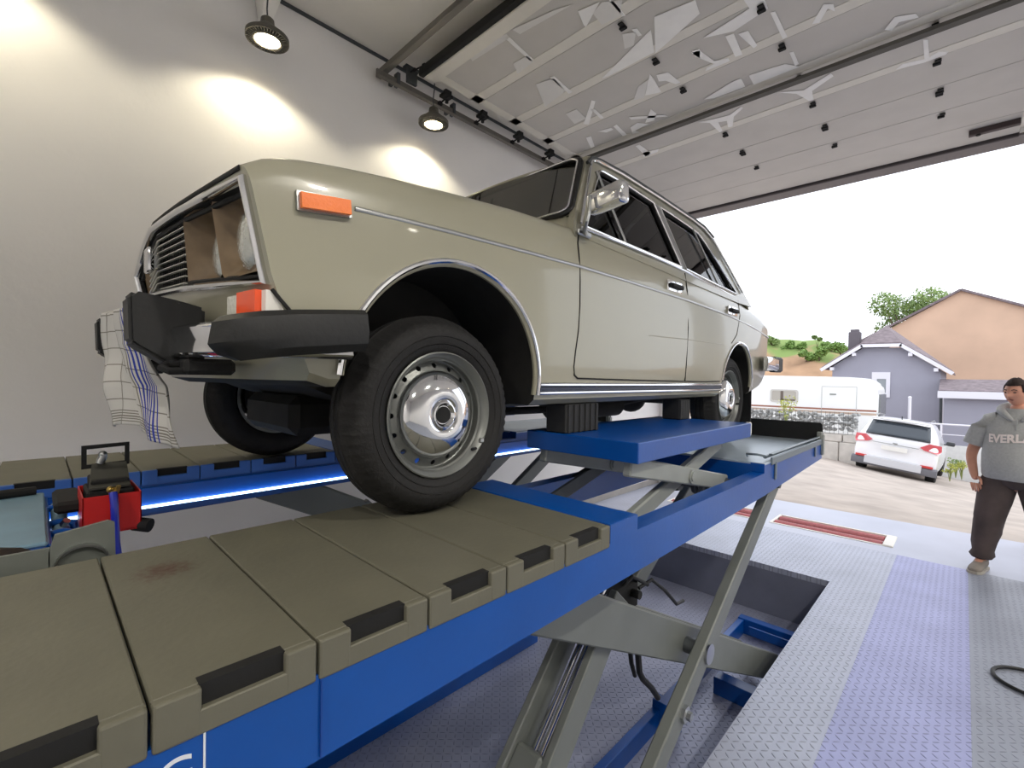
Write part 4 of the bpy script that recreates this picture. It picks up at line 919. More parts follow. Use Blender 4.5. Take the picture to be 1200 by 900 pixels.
# ---------------- towel over the bumper
def towel_mat():
    m = mat('checked_tea_towel', (206, 200, 184), .9); n = m.node_tree.nodes; l = m.node_tree.links; p = n['Principled BSDF']
    tc = n.new('ShaderNodeTexCoord'); sx = n.new('ShaderNodeSeparateXYZ'); l.new(tc.outputs['UV'], sx.inputs[0])
    def M(op, a, b=None):
        k = n.new('ShaderNodeMath'); k.operation = op
        for i, v in enumerate((a, b)):
            if v is None: continue
            if isinstance(v, (int, float)): k.inputs[i].default_value = v
            else: l.new(v, k.inputs[i])
        return k.outputs[0]
    U, Vv = sx.outputs[0], sx.outputs[1]
    def line(c, sc, wd): return M('LESS_THAN', M('ABSOLUTE', M('SUBTRACT', M('FRACT', M('MULTIPLY', c, sc)), .5)), wd)
    grey = M('MAXIMUM', line(U, 6, .035), line(Vv, 9, .03))
    band = M('MULTIPLY', M('GREATER_THAN', U, .60), M('LESS_THAN', U, .78))
    blue = M('MULTIPLY', band, line(U, 34, .24))
    band2 = M('MULTIPLY', M('GREATER_THAN', Vv, .90), M('LESS_THAN', Vv, .985)); g2 = M('MULTIPLY', band2, line(Vv, 60, .22))
    grey = M('MAXIMUM', grey, g2)
    a = n.new('ShaderNodeMix'); a.data_type = 'RGBA'; a.inputs[6].default_value = sr(192, 190, 186); a.inputs[7].default_value = sr(120, 116, 108); l.new(grey, a.inputs[0])
    b_ = n.new('ShaderNodeMix'); b_.data_type = 'RGBA'; b_.inputs[7].default_value = sr(40, 56, 150); l.new(a.outputs[2], b_.inputs[6]); l.new(blue, b_.inputs[0]); l.new(b_.outputs[2], p.inputs['Base Color'])
    return m
q = MB(); NU, NV = 36, 60; rows = []
for j in range(NV+1):
    t_ = j/NV; row = []
    for i in range(NU+1):
        s_ = i/NU
        # path over bumper: behind -> top -> front -> hanging
        Ln = .62*t_
        wid = .40-.04*math.sin(min(1, t_*1.6)*math.pi)-.02*t_
        xc = -1.79+.06*t_
        x = xc-wid/2+wid*s_
        fold = .016*math.sin(s_*13+1.2*math.sin(t_*4))*min(1, t_*3)+.008*math.sin(s_*29+t_*6)+.006*math.sin(t_*19+s_*3)
        if t_ < .12: zz = 1.86+.062*(t_/.12); yy = .232-.012*t_/.12
        elif t_ < .26: k = (t_-.12)/.14; zz = 1.922-.02*k; yy = .22-.045*k
        else: k = (t_-.26)/.74; zz = 1.902-.35*k-.03*s_*k+.02*math.sin(s_*5)*k; yy = .172+.008*math.sin(k*7)
        kk = max(0, min(1, (1.80-zz)/.12)); yy += (s_-.5)*(.04+.08*kk)+.045*kk; x = xc+(x-xc)*(1-.35*kk)
        row.append(Vector((x, yy-fold*.6, zz)))
    rows.append(row)
q.grid(rows)
bm = q.b; uvl = bm.loops.layers.uv.new('UVMap'); bm.verts.index_update(); bm.verts.ensure_lookup_table()
for f in bm.faces:
    for lp in f.loops: ix = lp.vert.index; lp[uvl].uv = ((ix % (NU+1))/NU, (ix//(NU+1))/NV)
tw = single(q, 'tea_towel', towel_mat(), 'crumpled white checked tea towel with blue stripes hanging over the front bumper', 'towel', smooth=80)
m_ = tw.modifiers.new('s', 'SOLIDIFY'); m_.thickness = .003
# ================================================================ OUTDOORS
def gz(x, y):
    k = max(0, min(1, (y-7.55)/8)); return -.1*max(0, min(y, 30)-7.55)-.13*(max(-6, min(2, x))+.66)*k
q = MB(); YS = [7.55, 8, 8.5, 9, 10, 11, 12, 13, 14, 15.5, 17, 19, 22, 26, 30, 40, 60, 90]; XS = [-60, -30, -15, -9, -6, -4, -3, -2, -1, 0, 1, 2, 4, 8, 15, 30]
q.grid([[Vector((x, y, gz(x, y)-.002)) for x in XS] for y in YS])
struct(q, 'ground', mat('gravel_yard', (172, 161, 152), .95, var=.16, vscale=1.6, bump=.5, bscale=9), smooth=80)
# leaf clusters
def leaves(q, c, r, n, size, sc=(1, 1, .8), rnd=random):
    c = Vector(c)
    for i in range(n):
        d = Vector((rnd.gauss(0, 1), rnd.gauss(0, 1), rnd.gauss(0, 1))).normalized()*r*rnd.uniform(.55, 1.0)
        p = c+Vector((d.x*sc[0], d.y*sc[1], d.z*sc[2])); a = Vector((rnd.uniform(-1, 1), rnd.uniform(-1, 1), rnd.uniform(-1, 1))).normalized(); b_ = a.orthogonal().normalized(); s_ = size*rnd.uniform(.6, 1.3)
        q.add([p-a*s_, p+b_*s_*.55, p+a*s_, p-b_*s_*.55], [(0, 1, 2, 3)])
LEAF = mat('tree_leaves', (122, 146, 84), .7, var=.25, vscale=2); LEAFY = mat('yellow_green_leaves', (168, 172, 82), .7, var=.2); BARK = mat('bark', (92, 78, 64), .9)
def tree(name, label, x, y, z, h, r, blobs, group=None, lm=LEAF, sz=.11, n=420):
    t = thing(name, label, 'tree', (x, y, z), group)
    q = MB(); q.tube([(x, y, z), (x+.05*h/4, y, z+h*.45), (x, y, z+h*.8)], [.16*r/2, .12*r/2, .05*r/2], 8)
    rr = random.Random(int(x*10+y))
    pos = []
    for k in range(blobs):
        a = rr.uniform(0, 6.28); d = r*.62*math.sqrt(rr.random()); c = (x+d*math.cos(a), y+d*math.sin(a), z+h-r*.5+rr.uniform(-.55, .35)*r); pos.append(c)
        q.tube([(x, y, z+h*.5), ((x+c[0])/2, (y+c[1])/2, (z+h*.5+c[2])/2+.1), c], [.06*r/2, .04*r/2, .015*r/2], 6)
    q.build('trunk', BARK, t)
    q = MB()
    for c in pos: leaves(q, c, r*.42, n//max(1, blobs)*2, sz, rnd=rr)
    q.build('foliage', lm, t, smooth=None)
    return t
# hill
q = MB(); rows = []
rh = random.Random(3); HM = {}
def hz(x, y):
    prof = lerp(x, [(-60, 9), (-30, 8.6), (-19, 7.6), (-12, 6.3), (-9, 5.6), (-5, 4.0), (5, 3), (30, 2)])
    return -2.2+(prof+2.2)*max(0, min(1, (y-44)/18))+.25*math.sin(x*.9+y*.3)+.18*math.sin(x*2.3+y*1.1)
q.grid([[Vector((x, y, hz(x, y))) for x in [-60+1.5*i for i in range(56)]] for y in [44, 46, 48, 50, 52, 54, 56, 58, 60, 62, 66, 75]])
m = mat('hillside', (176, 142, 112), .95, var=.3, vscale=.4, bump=.6, bscale=1.5)
n_ = m.node_tree.nodes; l_ = m.node_tree.links; p_ = n_['Principled BSDF']; src = p_.inputs['Base Color'].links[0].from_socket
g_ = n_.new('ShaderNodeNewGeometry'); s_ = n_.new('ShaderNodeSeparateXYZ'); l_.new(g_.outputs['Position'], s_.inputs[0]); no = n_.new('ShaderNodeTexNoise'); no.inputs['Scale'].default_value = .35; l_.new(g_.outputs['Position'], no.inputs[0])
ad = n_.new('ShaderNodeMath'); ad.operation = 'MULTIPLY_ADD'; ad.inputs[1].default_value = 6; l_.new(no.outputs[0], ad.inputs[0]); l_.new(s_.outputs[2], ad.inputs[2])
mr = n_.new('ShaderNodeMapRange'); mr.inputs[1].default_value = 7.0; mr.inputs[2].default_value = 8.2; l_.new(ad.outputs[0], mr.inputs[0])
mi = n_.new('ShaderNodeMix'); mi.data_type = 'RGBA'; mi.inputs[7].default_value = sr(128, 150, 84); l_.new(mr.outputs[0], mi.inputs[0]); l_.new(src, mi.inputs[6]); l_.new(mi.outputs[2], p_.inputs['Base Color'])
struct(q, 'hill', m, smooth=80)
for i, (px, py, r, h) in enumerate(((905, 398, 1.6, 2.2), (925, 401, 1.3, 1.8), (938, 404, .9, 1.6), (958, 397, .7, 2.6), (975, 403, 1.7, 2.4), (960, 410, 1.8, 2.3), (985, 405, 1.6, 2.2), (945, 412, 1.2, 1.7))):
    p = at(px, py, Y=60 if i < 5 else 57)
    tree('bush', ('bush at the left end of the hill crest, next to the cream car\'s tail', 'second bush from the left on the hill crest', 'small bush on the crest just left of the pointed tree', 'small pointed dark tree on the crest of the hill', 'bush on the crest between the pointed tree and the chimney', 'bush on the slope directly below the pointed tree', 'bush nearest the chimney of the grey house', 'lowest small bush on the slope, left of the pointed tree')[i], p.x, p.y, p.z-h*.9, h, r*.72, 4 if i != 3 else 2, 'bushes along the hill crest' if i != 3 else None, LEAF if i in (0, 3) else mat('hill_green', (120, 152, 78), .7, var=.25), .16, 260)
tree('leafy_tree', 'tall green tree rising behind the grey house and the peach gable wall', at(1066, 380, Y=50).x, 50.5, -3, at(1066, 345, Y=50).z+3, 3.1, 12, None, LEAF, .13, 2600)
# grey-violet house
HG = mat('house_render', (158, 157, 170), .85, var=.04, vscale=1); TILE = mat('roof_tiles', (120, 108, 112), .8, var=.25, vscale=6, bump=.4, bscale=12); FASC = mat('white_fascia', (226, 224, 232), .6)
hy = 26.0
hs = thing('house', 'grey-violet gabled house with a half-hipped tiled roof and a dark chimney', 'house', (-2.6, hy, gz(-2.6, hy)))
def hp(px, py, y=hy): return at(px, py, Y=y)
A0, B0, C0, D0 = hp(963, 433), hp(1010, 405), hp(1056, 404), hp(1116, 437)
wl, wr = hp(974, 440).x, hp(1102, 440).x; zb = -3.2
def zr(x): return A0.z+(B0.z-A0.z)*(x-A0.x)/(B0.x-A0.x) if x < B0.x else B0.z if x < C0.x else C0.z+(D0.z-C0.z)*(x-C0.x)/(D0.x-C0.x)
q = MB()
def prism_y(q, y0, y1, poly):
    n = len(poly); q.add([(x, y0, z) for x, z in poly]+[(x, y1, z) for x, z in poly], [tuple(range(n)), tuple(range(n, 2*n))[::-1]]+[(i, n+i, n+(i+1) % n, (i+1) % n) for i in range(n)])
prism_y(q, hy+.25, hy+9, [(wl, zb), (wr, zb), (wr, zr(wr)-.12), (C0.x, C0.z-.1), (B0.x, B0.z-.1), (wl, zr(wl)-.12)]); q.build('walls', HG, hs, smooth=None, fix=True)
rt = Vector(((B0.x+C0.x)/2, hy+1.9, B0.z+.95)); 
q = MB(); th = .10
def slab(vs_):
    n = len(vs_); q.add(vs_+[Vector(v)+Vector((0, 0, th)) for v in vs_], [tuple(range(n)), tuple(range(n, 2*n))[::-1]]+[(i, n+i, n+(i+1) % n, (i+1) % n) for i in range(n)])
re = rt+Vector((0, 7.3, 0))
slab([Vector((A0.x, hy-.1, A0.z)), Vector((B0.x, hy-.1, B0.z)), rt, re, Vector((A0.x, hy+9.2, A0.z))])
slab([Vector((D0.x, hy-.1, D0.z)), Vector((D0.x, hy+9.2, D0.z)), re, rt, Vector((C0.x, hy-.1, C0.z))])
slab([Vector((B0.x, hy-.1, B0.z)), Vector((C0.x, hy-.1, C0.z)), rt]); q.build('roof', TILE, hs, smooth=None, fix=True)
q = MB()
for a, b_ in ((A0, B0), (B0, C0), (C0, D0)): q.beam(Vector((a.x, hy-.12, a.z-.02)), Vector((b_.x, hy-.12, b_.z-.02)), .04, .14, bev=0, ext=.03)
for px, py in ((975, 431), (1001, 414), (1067, 414), (1097, 432)): p = hp(px, py); q.box(p.x-.07, p.x+.07, hy-.1, hy+.3, p.z-.12, p.z+.02)
q.build('bargeboard', FASC, hs, smooth=None)
c0 = hp(999, 400); q = MB(); q.box(c0.x-.22, c0.x+.22, hy+.4, hy+.9, 2.8, hp(999, 388).z, .02); q.box(c0.x-.15, c0.x+.15, hy+.45, hy+.85, hp(999, 388).z, hp(999, 385).z); q.build('chimney', mat('chimney_dark', (98, 92, 98), .8), hs, smooth=None)
w0, w1 = hp(1021, 436), hp(1042, 466)
q = MB(); q.panel([(w0.x, w1.z), (w1.x, w1.z), (w1.x, w0.z), (w0.x, w0.z)], [[(w0.x+.18, w1.z+.2), (w1.x-.14, w1.z+.2), (w1.x-.14, w0.z-.3), (w0.x+.18, w0.z-.3)]], lambda a, b_: (a, hy+.2, b_), .1, .5, (0, 1, 0)); f_ = q.build('window_frame', FASC, hs, smooth=None, fix=True)
q = MB(); q.box(w0.x+.15, w1.x-.1, hy+.235, hy+.245, w1.z+.15, w0.z-.2); o = q.build('window_pane', mat('house_pane', (150, 156, 160), .2), f_, smooth=None)
q = MB(); q.cyl((hp(1117, 440).x-.35, hy+.2, D0.z-.3), (wr+.06, hy+.22, zb), .05, seg=10); q.build('downpipe', GREYD, hs)
# extension with flat roof
ey = 24.6; e0_, e1_ = at(1100, 459, Y=ey), at(1200, 470, Y=ey)
ex = thing('outbuilding', 'low grey annex with a white-edged lean-to roof, right of the grey house', 'building', (.5, ey, gz(.5, ey)))
q = MB(); q.box(e0_.x+.15, e1_.x+3, ey+.3, ey+1.4, zb, e0_.z-.05); q.build('walls', HG, ex, smooth=None)
q = MB(); q.add([(e0_.x, ey, e0_.z-.02), (e1_.x+3, ey, e0_.z-.02), (e1_.x+3, ey+1.45, e0_.z+.4), (e0_.x, ey+1.45, e0_.z+.4), (e0_.x, ey, e0_.z+.06), (e1_.x+3, ey, e0_.z+.06), (e1_.x+3, ey+1.45, e0_.z+.5), (e0_.x, ey+1.45, e0_.z+.5)], [(0, 3, 2, 1), (4, 5, 6, 7), (0, 1, 5, 4), (1, 2, 6, 5), (2, 3, 7, 6), (3, 0, 4, 7)]); q.build('roof', TILE, ex, smooth=None, fix=True)
q = MB(); q.box(e0_.x-.03, e1_.x+3, ey-.05, ey, e0_.z-.24, e0_.z+.03); q.build('fascia', FASC, ex, smooth=None)
# peach gable
by = 38.0; P0, P1, P2 = at(1030, 392, Y=by), at(1126, 341, Y=by), at(1200, 360, Y=by)
bh = thing('house', 'large windowless peach-rendered gable wall behind the grey house', 'house', (1.2, by, gz(0, by)))
PEACH = mat('peach_render', (208, 176, 152), .9, var=.10, vscale=.5)
sl = (P2.z-P1.z)/(P2.x-P1.x); xr = P1.x+10
q = MB(); poly = [(P0.x-1.2, -4), (xr, -4), (xr, P1.z+sl*10), (P1.x, P1.z), (P0.x-1.2, P0.z-(P1.z-P0.z)/(P1.x-P0.x)*1.2)]; prism_y(q, by, by+9, poly); q.build('walls', PEACH, bh, smooth=None, fix=True)
q = MB(); q.beam((P0.x-1.5, by, poly[4][1]+.02), (P1.x, by, P1.z+.06), .5, .12, bev=0); q.beam((P1.x, by, P1.z+.06), (xr, by, poly[2][1]+.06), .5, .12, bev=0)
q.build('roof_edge', TILE, bh, smooth=None)
# block wall with gabion mesh
wy = 17.6; a_, b_ = at(884, 500, Y=wy), at(1000, 507, Y=wy)
CB = mat('concrete_blocks', (206, 200, 192), .9, var=.12, vscale=4, bump=.3)
q = MB(); zz0 = -1.4
nb = 9
for i in range(nb):
    xa = a_.x-2+(b_.x-a_.x+2.2)*i/nb; xb = a_.x-2+(b_.x-a_.x+2.2)*(i+1)/nb-.015; q.box(xa, xb, wy, wy+.3, zz0, a_.z-.28, .02); q.box(xa+.1, xb+.08, wy, wy+.28, a_.z-.27, a_.z-.02, .02)
single(q, 'block_wall', CB, 'low pale concrete block wall in front of the caravan', 'wall', smooth=None)
q = MB(); gm = mat('gabion_stone', (168, 168, 166), .9, var=.15, vscale=10, bump=.8, bscale=20)
rg = random.Random(5); gx0, gx1 = a_.x-1, b_.x+.1; gzt = at(950, 481, Y=wy+.15).z
for i in range(420):
    q.ball((rg.uniform(gx0, gx1), wy+rg.uniform(.05, .25), rg.uniform(a_.z+.08, gzt-.05)), rg.uniform(.045, .08), (1, .8, .8), 7, 5)
gbo = thing('stone_gabion', 'grey stone-filled mesh on top of the low block wall', 'gabion', ((gx0+gx1)/2, wy+.15, a_.z-.02)); o = q.build('stones', gm, gbo, smooth=60); tag(o, kind='stuff')
q = MB()
for i in range(34): x = gx0+(gx1-gx0)*i/33; q.beam((x, wy+.0, a_.z-.02), (x, wy+.0, gzt), .008, .008, (0, 1, 0), 0)
for k in range(5): z = a_.z-.02+(gzt-a_.z)*k/4; q.beam((gx0, wy, z), (gx1, wy, z), .008, .008, bev=0)
q.build('wire_mesh', GREYD, gbo, smooth=None)
# caravan
cy = 20.5; CW = mat('caravan_white', (238, 238, 236), .35, coat=.3)
cv = thing('caravan', 'white touring caravan with rust-brown side stripes behind the block wall', 'caravan', (-4.2, cy, -.9))
tl, tr = at(885, 437, Y=cy), at(1029, 447, Y=cy); zt = (tl.z+tr.z)/2; zb2 = -.35
q = MB(); prof = [(tl.x-1.6, zb2), (tr.x-.12, zb2), (tr.x, zb2+.25), (tr.x+.02, zt-.55), (tr.x-.06, zt-.28), (tr.x-.35, zt-.05), (tr.x-.8, zt), (tl.x+.2, zt+.04), (tl.x-.5, zt-.05), (tl.x-1.5, zt-.6)]
prism_y(q, cy, cy+2.1, prof); bmesh.ops.recalc_face_normals(q.b, faces=q.b.faces); bmesh.ops.bevel(q.b, geom=list(q.b.edges), offset=.09, segments=3, affect='EDGES', clamp_overlap=True); q.build('body', CW, cv, smooth=40)
wa, wb_ = at(903, 456, Y=cy), at(935, 472, Y=cy)
q = MB(); q.panel(rrect(wa.x, wb_.x, wb_.z, wa.z, .08), [rrect(wa.x+.06, wb_.x-.06, wb_.z+.06, wa.z-.06, .06)], lambda a, b_: (a, cy-.03, b_), .03, .3, (0, 1, 0)); wf = q.build('window_frame', mat('caravan_frame', (196, 192, 186), .5), cv, smooth=None, fix=True)
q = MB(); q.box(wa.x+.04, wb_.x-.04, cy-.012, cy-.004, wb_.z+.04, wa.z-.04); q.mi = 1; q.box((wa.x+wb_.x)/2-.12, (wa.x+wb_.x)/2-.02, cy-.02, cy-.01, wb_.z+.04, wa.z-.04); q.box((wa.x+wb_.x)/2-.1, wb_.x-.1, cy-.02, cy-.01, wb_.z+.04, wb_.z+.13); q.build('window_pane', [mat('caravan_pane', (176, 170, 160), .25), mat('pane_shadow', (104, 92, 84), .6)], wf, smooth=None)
q = MB(); za, zc = at(903, 478, Y=cy).z, at(1020, 486, Y=cy).z
q.box(tl.x-1.55, tr.x-.02, cy-.008, cy+.002, zc+.10, zc+.16); q.mi = 1; q.box(tl.x-1.55, tr.x-.02, cy-.012, cy+.002, zc-.03, zc+.05); q.build('side_stripe', [mat('brown_stripe', (150, 96, 76), .5), mat('tan_stripe', (190, 168, 150), .5)], cv, smooth=None)
d0, d1 = at(963, 462, Y=cy).x, at(988, 462, Y=cy).x
q = MB(); q.tube([(d0, cy-.004, zc-.2), (d0, cy-.004, zt-.35), (d1+.4, cy-.004, zt-.35), (d1+.4, cy-.004, zc-.2)], .012, 6); q.build('door_outline', mat('caravan_gap', (190, 190, 188), .6), cv)
q = MB(); q.box(d0+.25, d0+.45, cy-.03, cy, (zc+zt)/2, (zc+zt)/2+.05, .01); q.build('door_handle', GREY, cv)
q = MB(); q.box(tr.x-.02, tr.x+.06, cy+.2, cy+1.9, zb2+.9, zt-.6, .03); q.build('end_window', mat('caravan_end_glass', (110, 112, 112), .2), cv, smooth=None)
for x in (-4.6, -4.0): 
    q = MB(); q.lathe([(0, .1), (0, .3), (.03, .33), (.15, .33), (.18, .3), (.18, .1)], (x, cy+.05, -.72), 'Y', 28, closed=True); q.build('wheel', TYRE, cv)
q = MB(); q.tube([(tr.x, cy+1, zb2+.05), (tr.x+.9, cy+1, zb2+.05), (tr.x+1.0, cy+1, zb2+.18)], .04, 8); q.cyl((tr.x+.8, cy+1, zb2+.1), (tr.x+.8, cy+1, -1.3), .03); q.build('drawbar', GREYD, cv)
# SUV
sx_, sy_ = -1.42, 17.45; base = Vector((sx_, sy_, -.98))
suv = thing('car', 'white compact SUV parked outdoors, seen from behind', 'car', base); suv.rotation_euler = (-.05, .115, math.radians(-2))
SW = mat('suv_white', (240, 240, 242), .25, coat=.6); SGR = mat('suv_grey_cladding', (112, 112, 118), .6); SGL = mat('suv_glass', (52, 60, 68), .12, coat=.4)
def sb(mb, name, mats, parent=suv, **k): return mb.build(name, mats, parent, local=True, **k)
# rings along y: (y, halfwidth bottom, halfwidth mid, half top, z bottom, z belt, z top)
q = MB(); rings = []
for y, wm, wt_, zb_, zbelt, zt_ in [(-.86, .80, .60, .40, .80, 1.00), (-.84, .88, .70, .34, .92, 1.16), (-.76, .90, .72, .30, 1.08, 1.22), (-.70, .91, .70, .28, 1.14, 1.30), (-.45, .92, .64, .26, 1.16, 1.62), (-.2, .92, .63, .25, 1.15, 1.68), (.6, .92, .62, .25, 1.10, 1.70), (1.4, .92, .62, .25, 1.05, 1.66), (1.9, .91, .66, .25, 1.02, 1.45), (2.45, .90, .76, .25, 1.0, 1.10), (3.1, .88, .75, .27, .90, .98), (3.5, .80, .66, .32, .75, .82)]:
    half = [(0, zb_), (wm-.12, zb_), (wm-.03, zb_+.06), (wm, zb_+.25), (wm+.005, (zb_+zbelt)/2+.1), (wm-.03, zbelt), (wt_+.06+(wm-.03-wt_-.06)*.35, zbelt+(zt_-zbelt)*.6), (wt_+.03, zt_-.06), (wt_-.05, zt_-.012), (wt_*.5, zt_+.005), (0, zt_+.01)]
    rings.append([Vector((a, y, b_)) for a, b_ in half+[(-a, b_) for a, b_ in half[-2:0:-1]]])
q.rings(rings); bmesh.ops.recalc_face_normals(q.b, faces=q.b.faces); o = sb(q, 'body', SW, smooth=50)
m_ = o.modifiers.new('s', 'SUBSURF'); m_.levels = 1; m_.render_levels = 2
q = MB(); q.grid([[Vector((x*(1-.10*t_), -.805+.33*t_-.03*(1-(x/.7)**2), 1.17+.40*t_)) for x in [-.70+.14*i for i in range(11)]] for t_ in (0, .25, .5, .75, 1)]); o = sb(q, 'rear_window', SGL, smooth=60); o.modifiers.new('s', 'SOLIDIFY').thickness = -.03
q = MB(); q.box(-.66, .66, -.62, -.40, 1.62, 1.665, .015); sb(q, 'spoiler', SW, smooth=None)
q = MB(); q.tube([(-.02, -.25, 1.68), (-.02, -.32, 1.76)], .012, 6); sb(q, 'antenna', MATTE)
for s in (1, -1):
    q = MB(); q.add([(s*.52, -.905, 1.02), (s*.70, -.895, 1.15), (s*.93, -.72, 1.13), (s*.945, -.70, .98), (s*.90, -.86, .90), (s*.60, -.905, .96)]+[(s*.50, -.80, 1.02), (s*.68, -.74, 1.15), (s*.88, -.55, 1.12), (s*.89, -.55, .98), (s*.86, -.7, .90), (s*.58, -.8, .96)], [(0, 1, 2, 3, 4, 5), (11, 10, 9, 8, 7, 6)]+[(i, 6+i, 6+(i+1) % 6, (i+1) % 6) for i in range(6)])
    sb(q, 'tail_lamp', mat('suv_tail_lamp', (206, 84, 92), .25, coat=.4), smooth=None, fix=True)
    q = MB(); q.cyl((s*.30, -.96, .40), (s*.30, -.80, .40), .055, seg=20); q.mi = 1; q.cyl((s*.30, -.965, .40), (s*.30, -.95, .40), .04, seg=20); sb(q, 'exhaust', [CHROME_D, MATTE])
    q = MB(); q.box(min(s*.58, s*.84), max(s*.58, s*.84), -.925, -.86, .50, .56, .008); sb(q, 'reflector', mat('reflector_red', (196, 60, 60), .3), smooth=None)
    q = MB(); q.box(s*1.0-.10, s*1.0+.10, 1.48, 1.56, 1.06, 1.19, .04, seg=2); q.beam((s*.86, 1.5, 1.08), (s*.95, 1.5, 1.10), .05, .04); sb(q, 'door_mirror', mat('mirror_dark', (60, 62, 66), .4))
    for y in (0, 2.69):
        q = MB(); x0 = s*.68
        q.lathe([(0, .12), (0, .30), (s*.02, .335), (s*.10, .345), (s*.19, .335), (s*.215, .30), (s*.20, .22), (s*.18, .2)], (x0, y, .345), 'X', 40); o = sb(q, 'wheel', TYRE, fix=True)
        q = MB(); q.cyl((x0+s*.17, y, .345), (x0+s*.20, y, .345), .215, seg=30); sb(q, 'wheel_rim', STEELW, parent=o)
    q = MB(); q.tube([(s*.60, -.2, 1.73), (s*.62, .4, 1.76), (s*.60, 1.2, 1.72)], .018, 6); sb(q, 'roof_rail', CHROME_D)
q = MB(); q.rings([[Vector((x, y-.06*(1-(x/.93)**2), z)) for y, z in ((-.70, .27), (-.87, .29), (-.895, .36), (-.895, .46), (-.86, .50), (-.70, .50))] for x in [-.93, -.9, -.8, -.6, -.3, 0, .3, .6, .8, .9, .93]]); sb(q, 'bumper', SGR, smooth=40, fix=True)
q = MB(); q.rings([[Vector((x, y-.06*(1-(x/.93)**2), z)) for y, z in ((-.80, .33), (-.925, .34), (-.93, .42), (-.925, .54), (-.80, .56))] for x in [-.62, -.5, -.25, 0, .25, .5, .62]]); sb(q, 'diffuser', mat('silver_plastic', (206, 206, 210), .4), smooth=40, fix=True)
q = MB(); q.box(-.28, .28, -.975, -.955, .80, .92, .004); sb(q, 'number_plate', WHITE, smooth=None)
q = MB(); q.box(-.50, .50, -.965, -.93, .965, .985, .004); q.box(-.05, .05, -.975, -.94, .99, 1.03, .01); sb(q, 'tailgate_strip', CHROME_D, smooth=None)
q = MB(); q.beam((-.62, -.86, 1.19), (-.05, -.83, 1.21), .02, .015); sb(q, 'rear_wiper', MATTE)
# fence and pole
fy = 22.0; f0, f1 = at(1103, 497, Y=fy), at(1190, 500, Y=fy)
fn = thing('fence', 'pale low fence right of the parked SUV', 'fence', ((f0.x+f1.x)/2, fy, gz(.3, fy)))
q = MB(); q.box(f0.x-.4, f1.x+2, fy+.02, fy+.06, gz(.3, fy)-.4, at(1110, 530, Y=fy).z+.25, 0); q.build('base_panel', mat('fence_pale', (214, 214, 212), .8, var=.06), fn, smooth=None)
q = MB(); q.tube([(f0.x-.4, fy, f0.z), (f1.x+2, fy, f0.z)], .03, 8); q.tube([(f0.x-.4, fy, f0.z-.35), (f1.x+2, fy, f0.z-.35)], .015, 8)
for i in range(5): q.cyl((f0.x+i*1.2, fy, f0.z), (f0.x+i*1.2, fy, gz(.3, fy)-.3), .03, seg=10)
q.build('rails', FASC, fn)
pp = at(1066, 475, Y=22); q = MB(); q.cyl((pp.x, 22, -2), (pp.x, 22, at(1066, 466, Y=22).z), .05, seg=12); q.ball((pp.x, 22, at(1066, 466, Y=22).z), .055); single(q, 'pole', FASC, 'thin white pole standing behind the parked SUV', 'pole')
# weeds and sprig
def weed(px, py, y, h, label, lm, n=160, group=None):
    b_ = at(px, py, Y=y); t = thing('weed_plant', label, 'plant', (b_.x, y, b_.z), group); rr = random.Random(px); q = MB(); ends = []
    for i in range(7):
        a = rr.uniform(0, 6.28); e = Vector((b_.x+h*.35*math.cos(a)*rr.random(), y+h*.2*math.sin(a), b_.z+h*rr.uniform(.5, 1))); q.tube([(b_.x, y, b_.z-.1), (b_.x*.6+e.x*.4, y, b_.z+h*.4), e], .008, 5); ends.append(e)
    q.build('stems', mat('weed_stem', (130, 140, 80), .8), t)
    q = MB()
    for e in ends: leaves(q, e, h*.22, n//7, .03 if h < .7 else .04, rnd=rr)
    q.build('leaves', lm, t, smooth=None)
weed(921, 500, 17.3, .95, 'yellow-green sprig growing in front of the block wall and caravan', LEAFY, 120)
weed(1113, 560, 17.6, .35, 'weed at the foot of the pale fence, nearest the SUV', LEAFY)
weed(1120, 556, 18.4, .45, 'weed at the foot of the pale fence, middle one', LEAF)
weed(1127, 558, 18.0, .4, 'weed at the foot of the pale fence, beside the person', LEAFY)

# ================================================================ THE PERSON
ps = thing('person', 'person with short dark hair, grey short-sleeved hooded top and dark trousers, by the doorway', 'person', (.36, 6.12, 0))
SKIN = mat('skin', (214, 156, 132), .55, var=.05, vscale=20); SHIRT = mat('grey_marl_shirt', (176, 178, 178), .9, var=.08, vscale=60, bump=.2, bscale=30); PANTS = mat('dark_trousers', (84, 73, 71), .9, var=.25, vscale=5, bump=.4, bscale=14); SHOE = mat('grey_suede_shoe', (140, 132, 124), .85, var=.1)
HAIR = mat('dark_hair', (48, 34, 30), .8, var=.3, vscale=60)
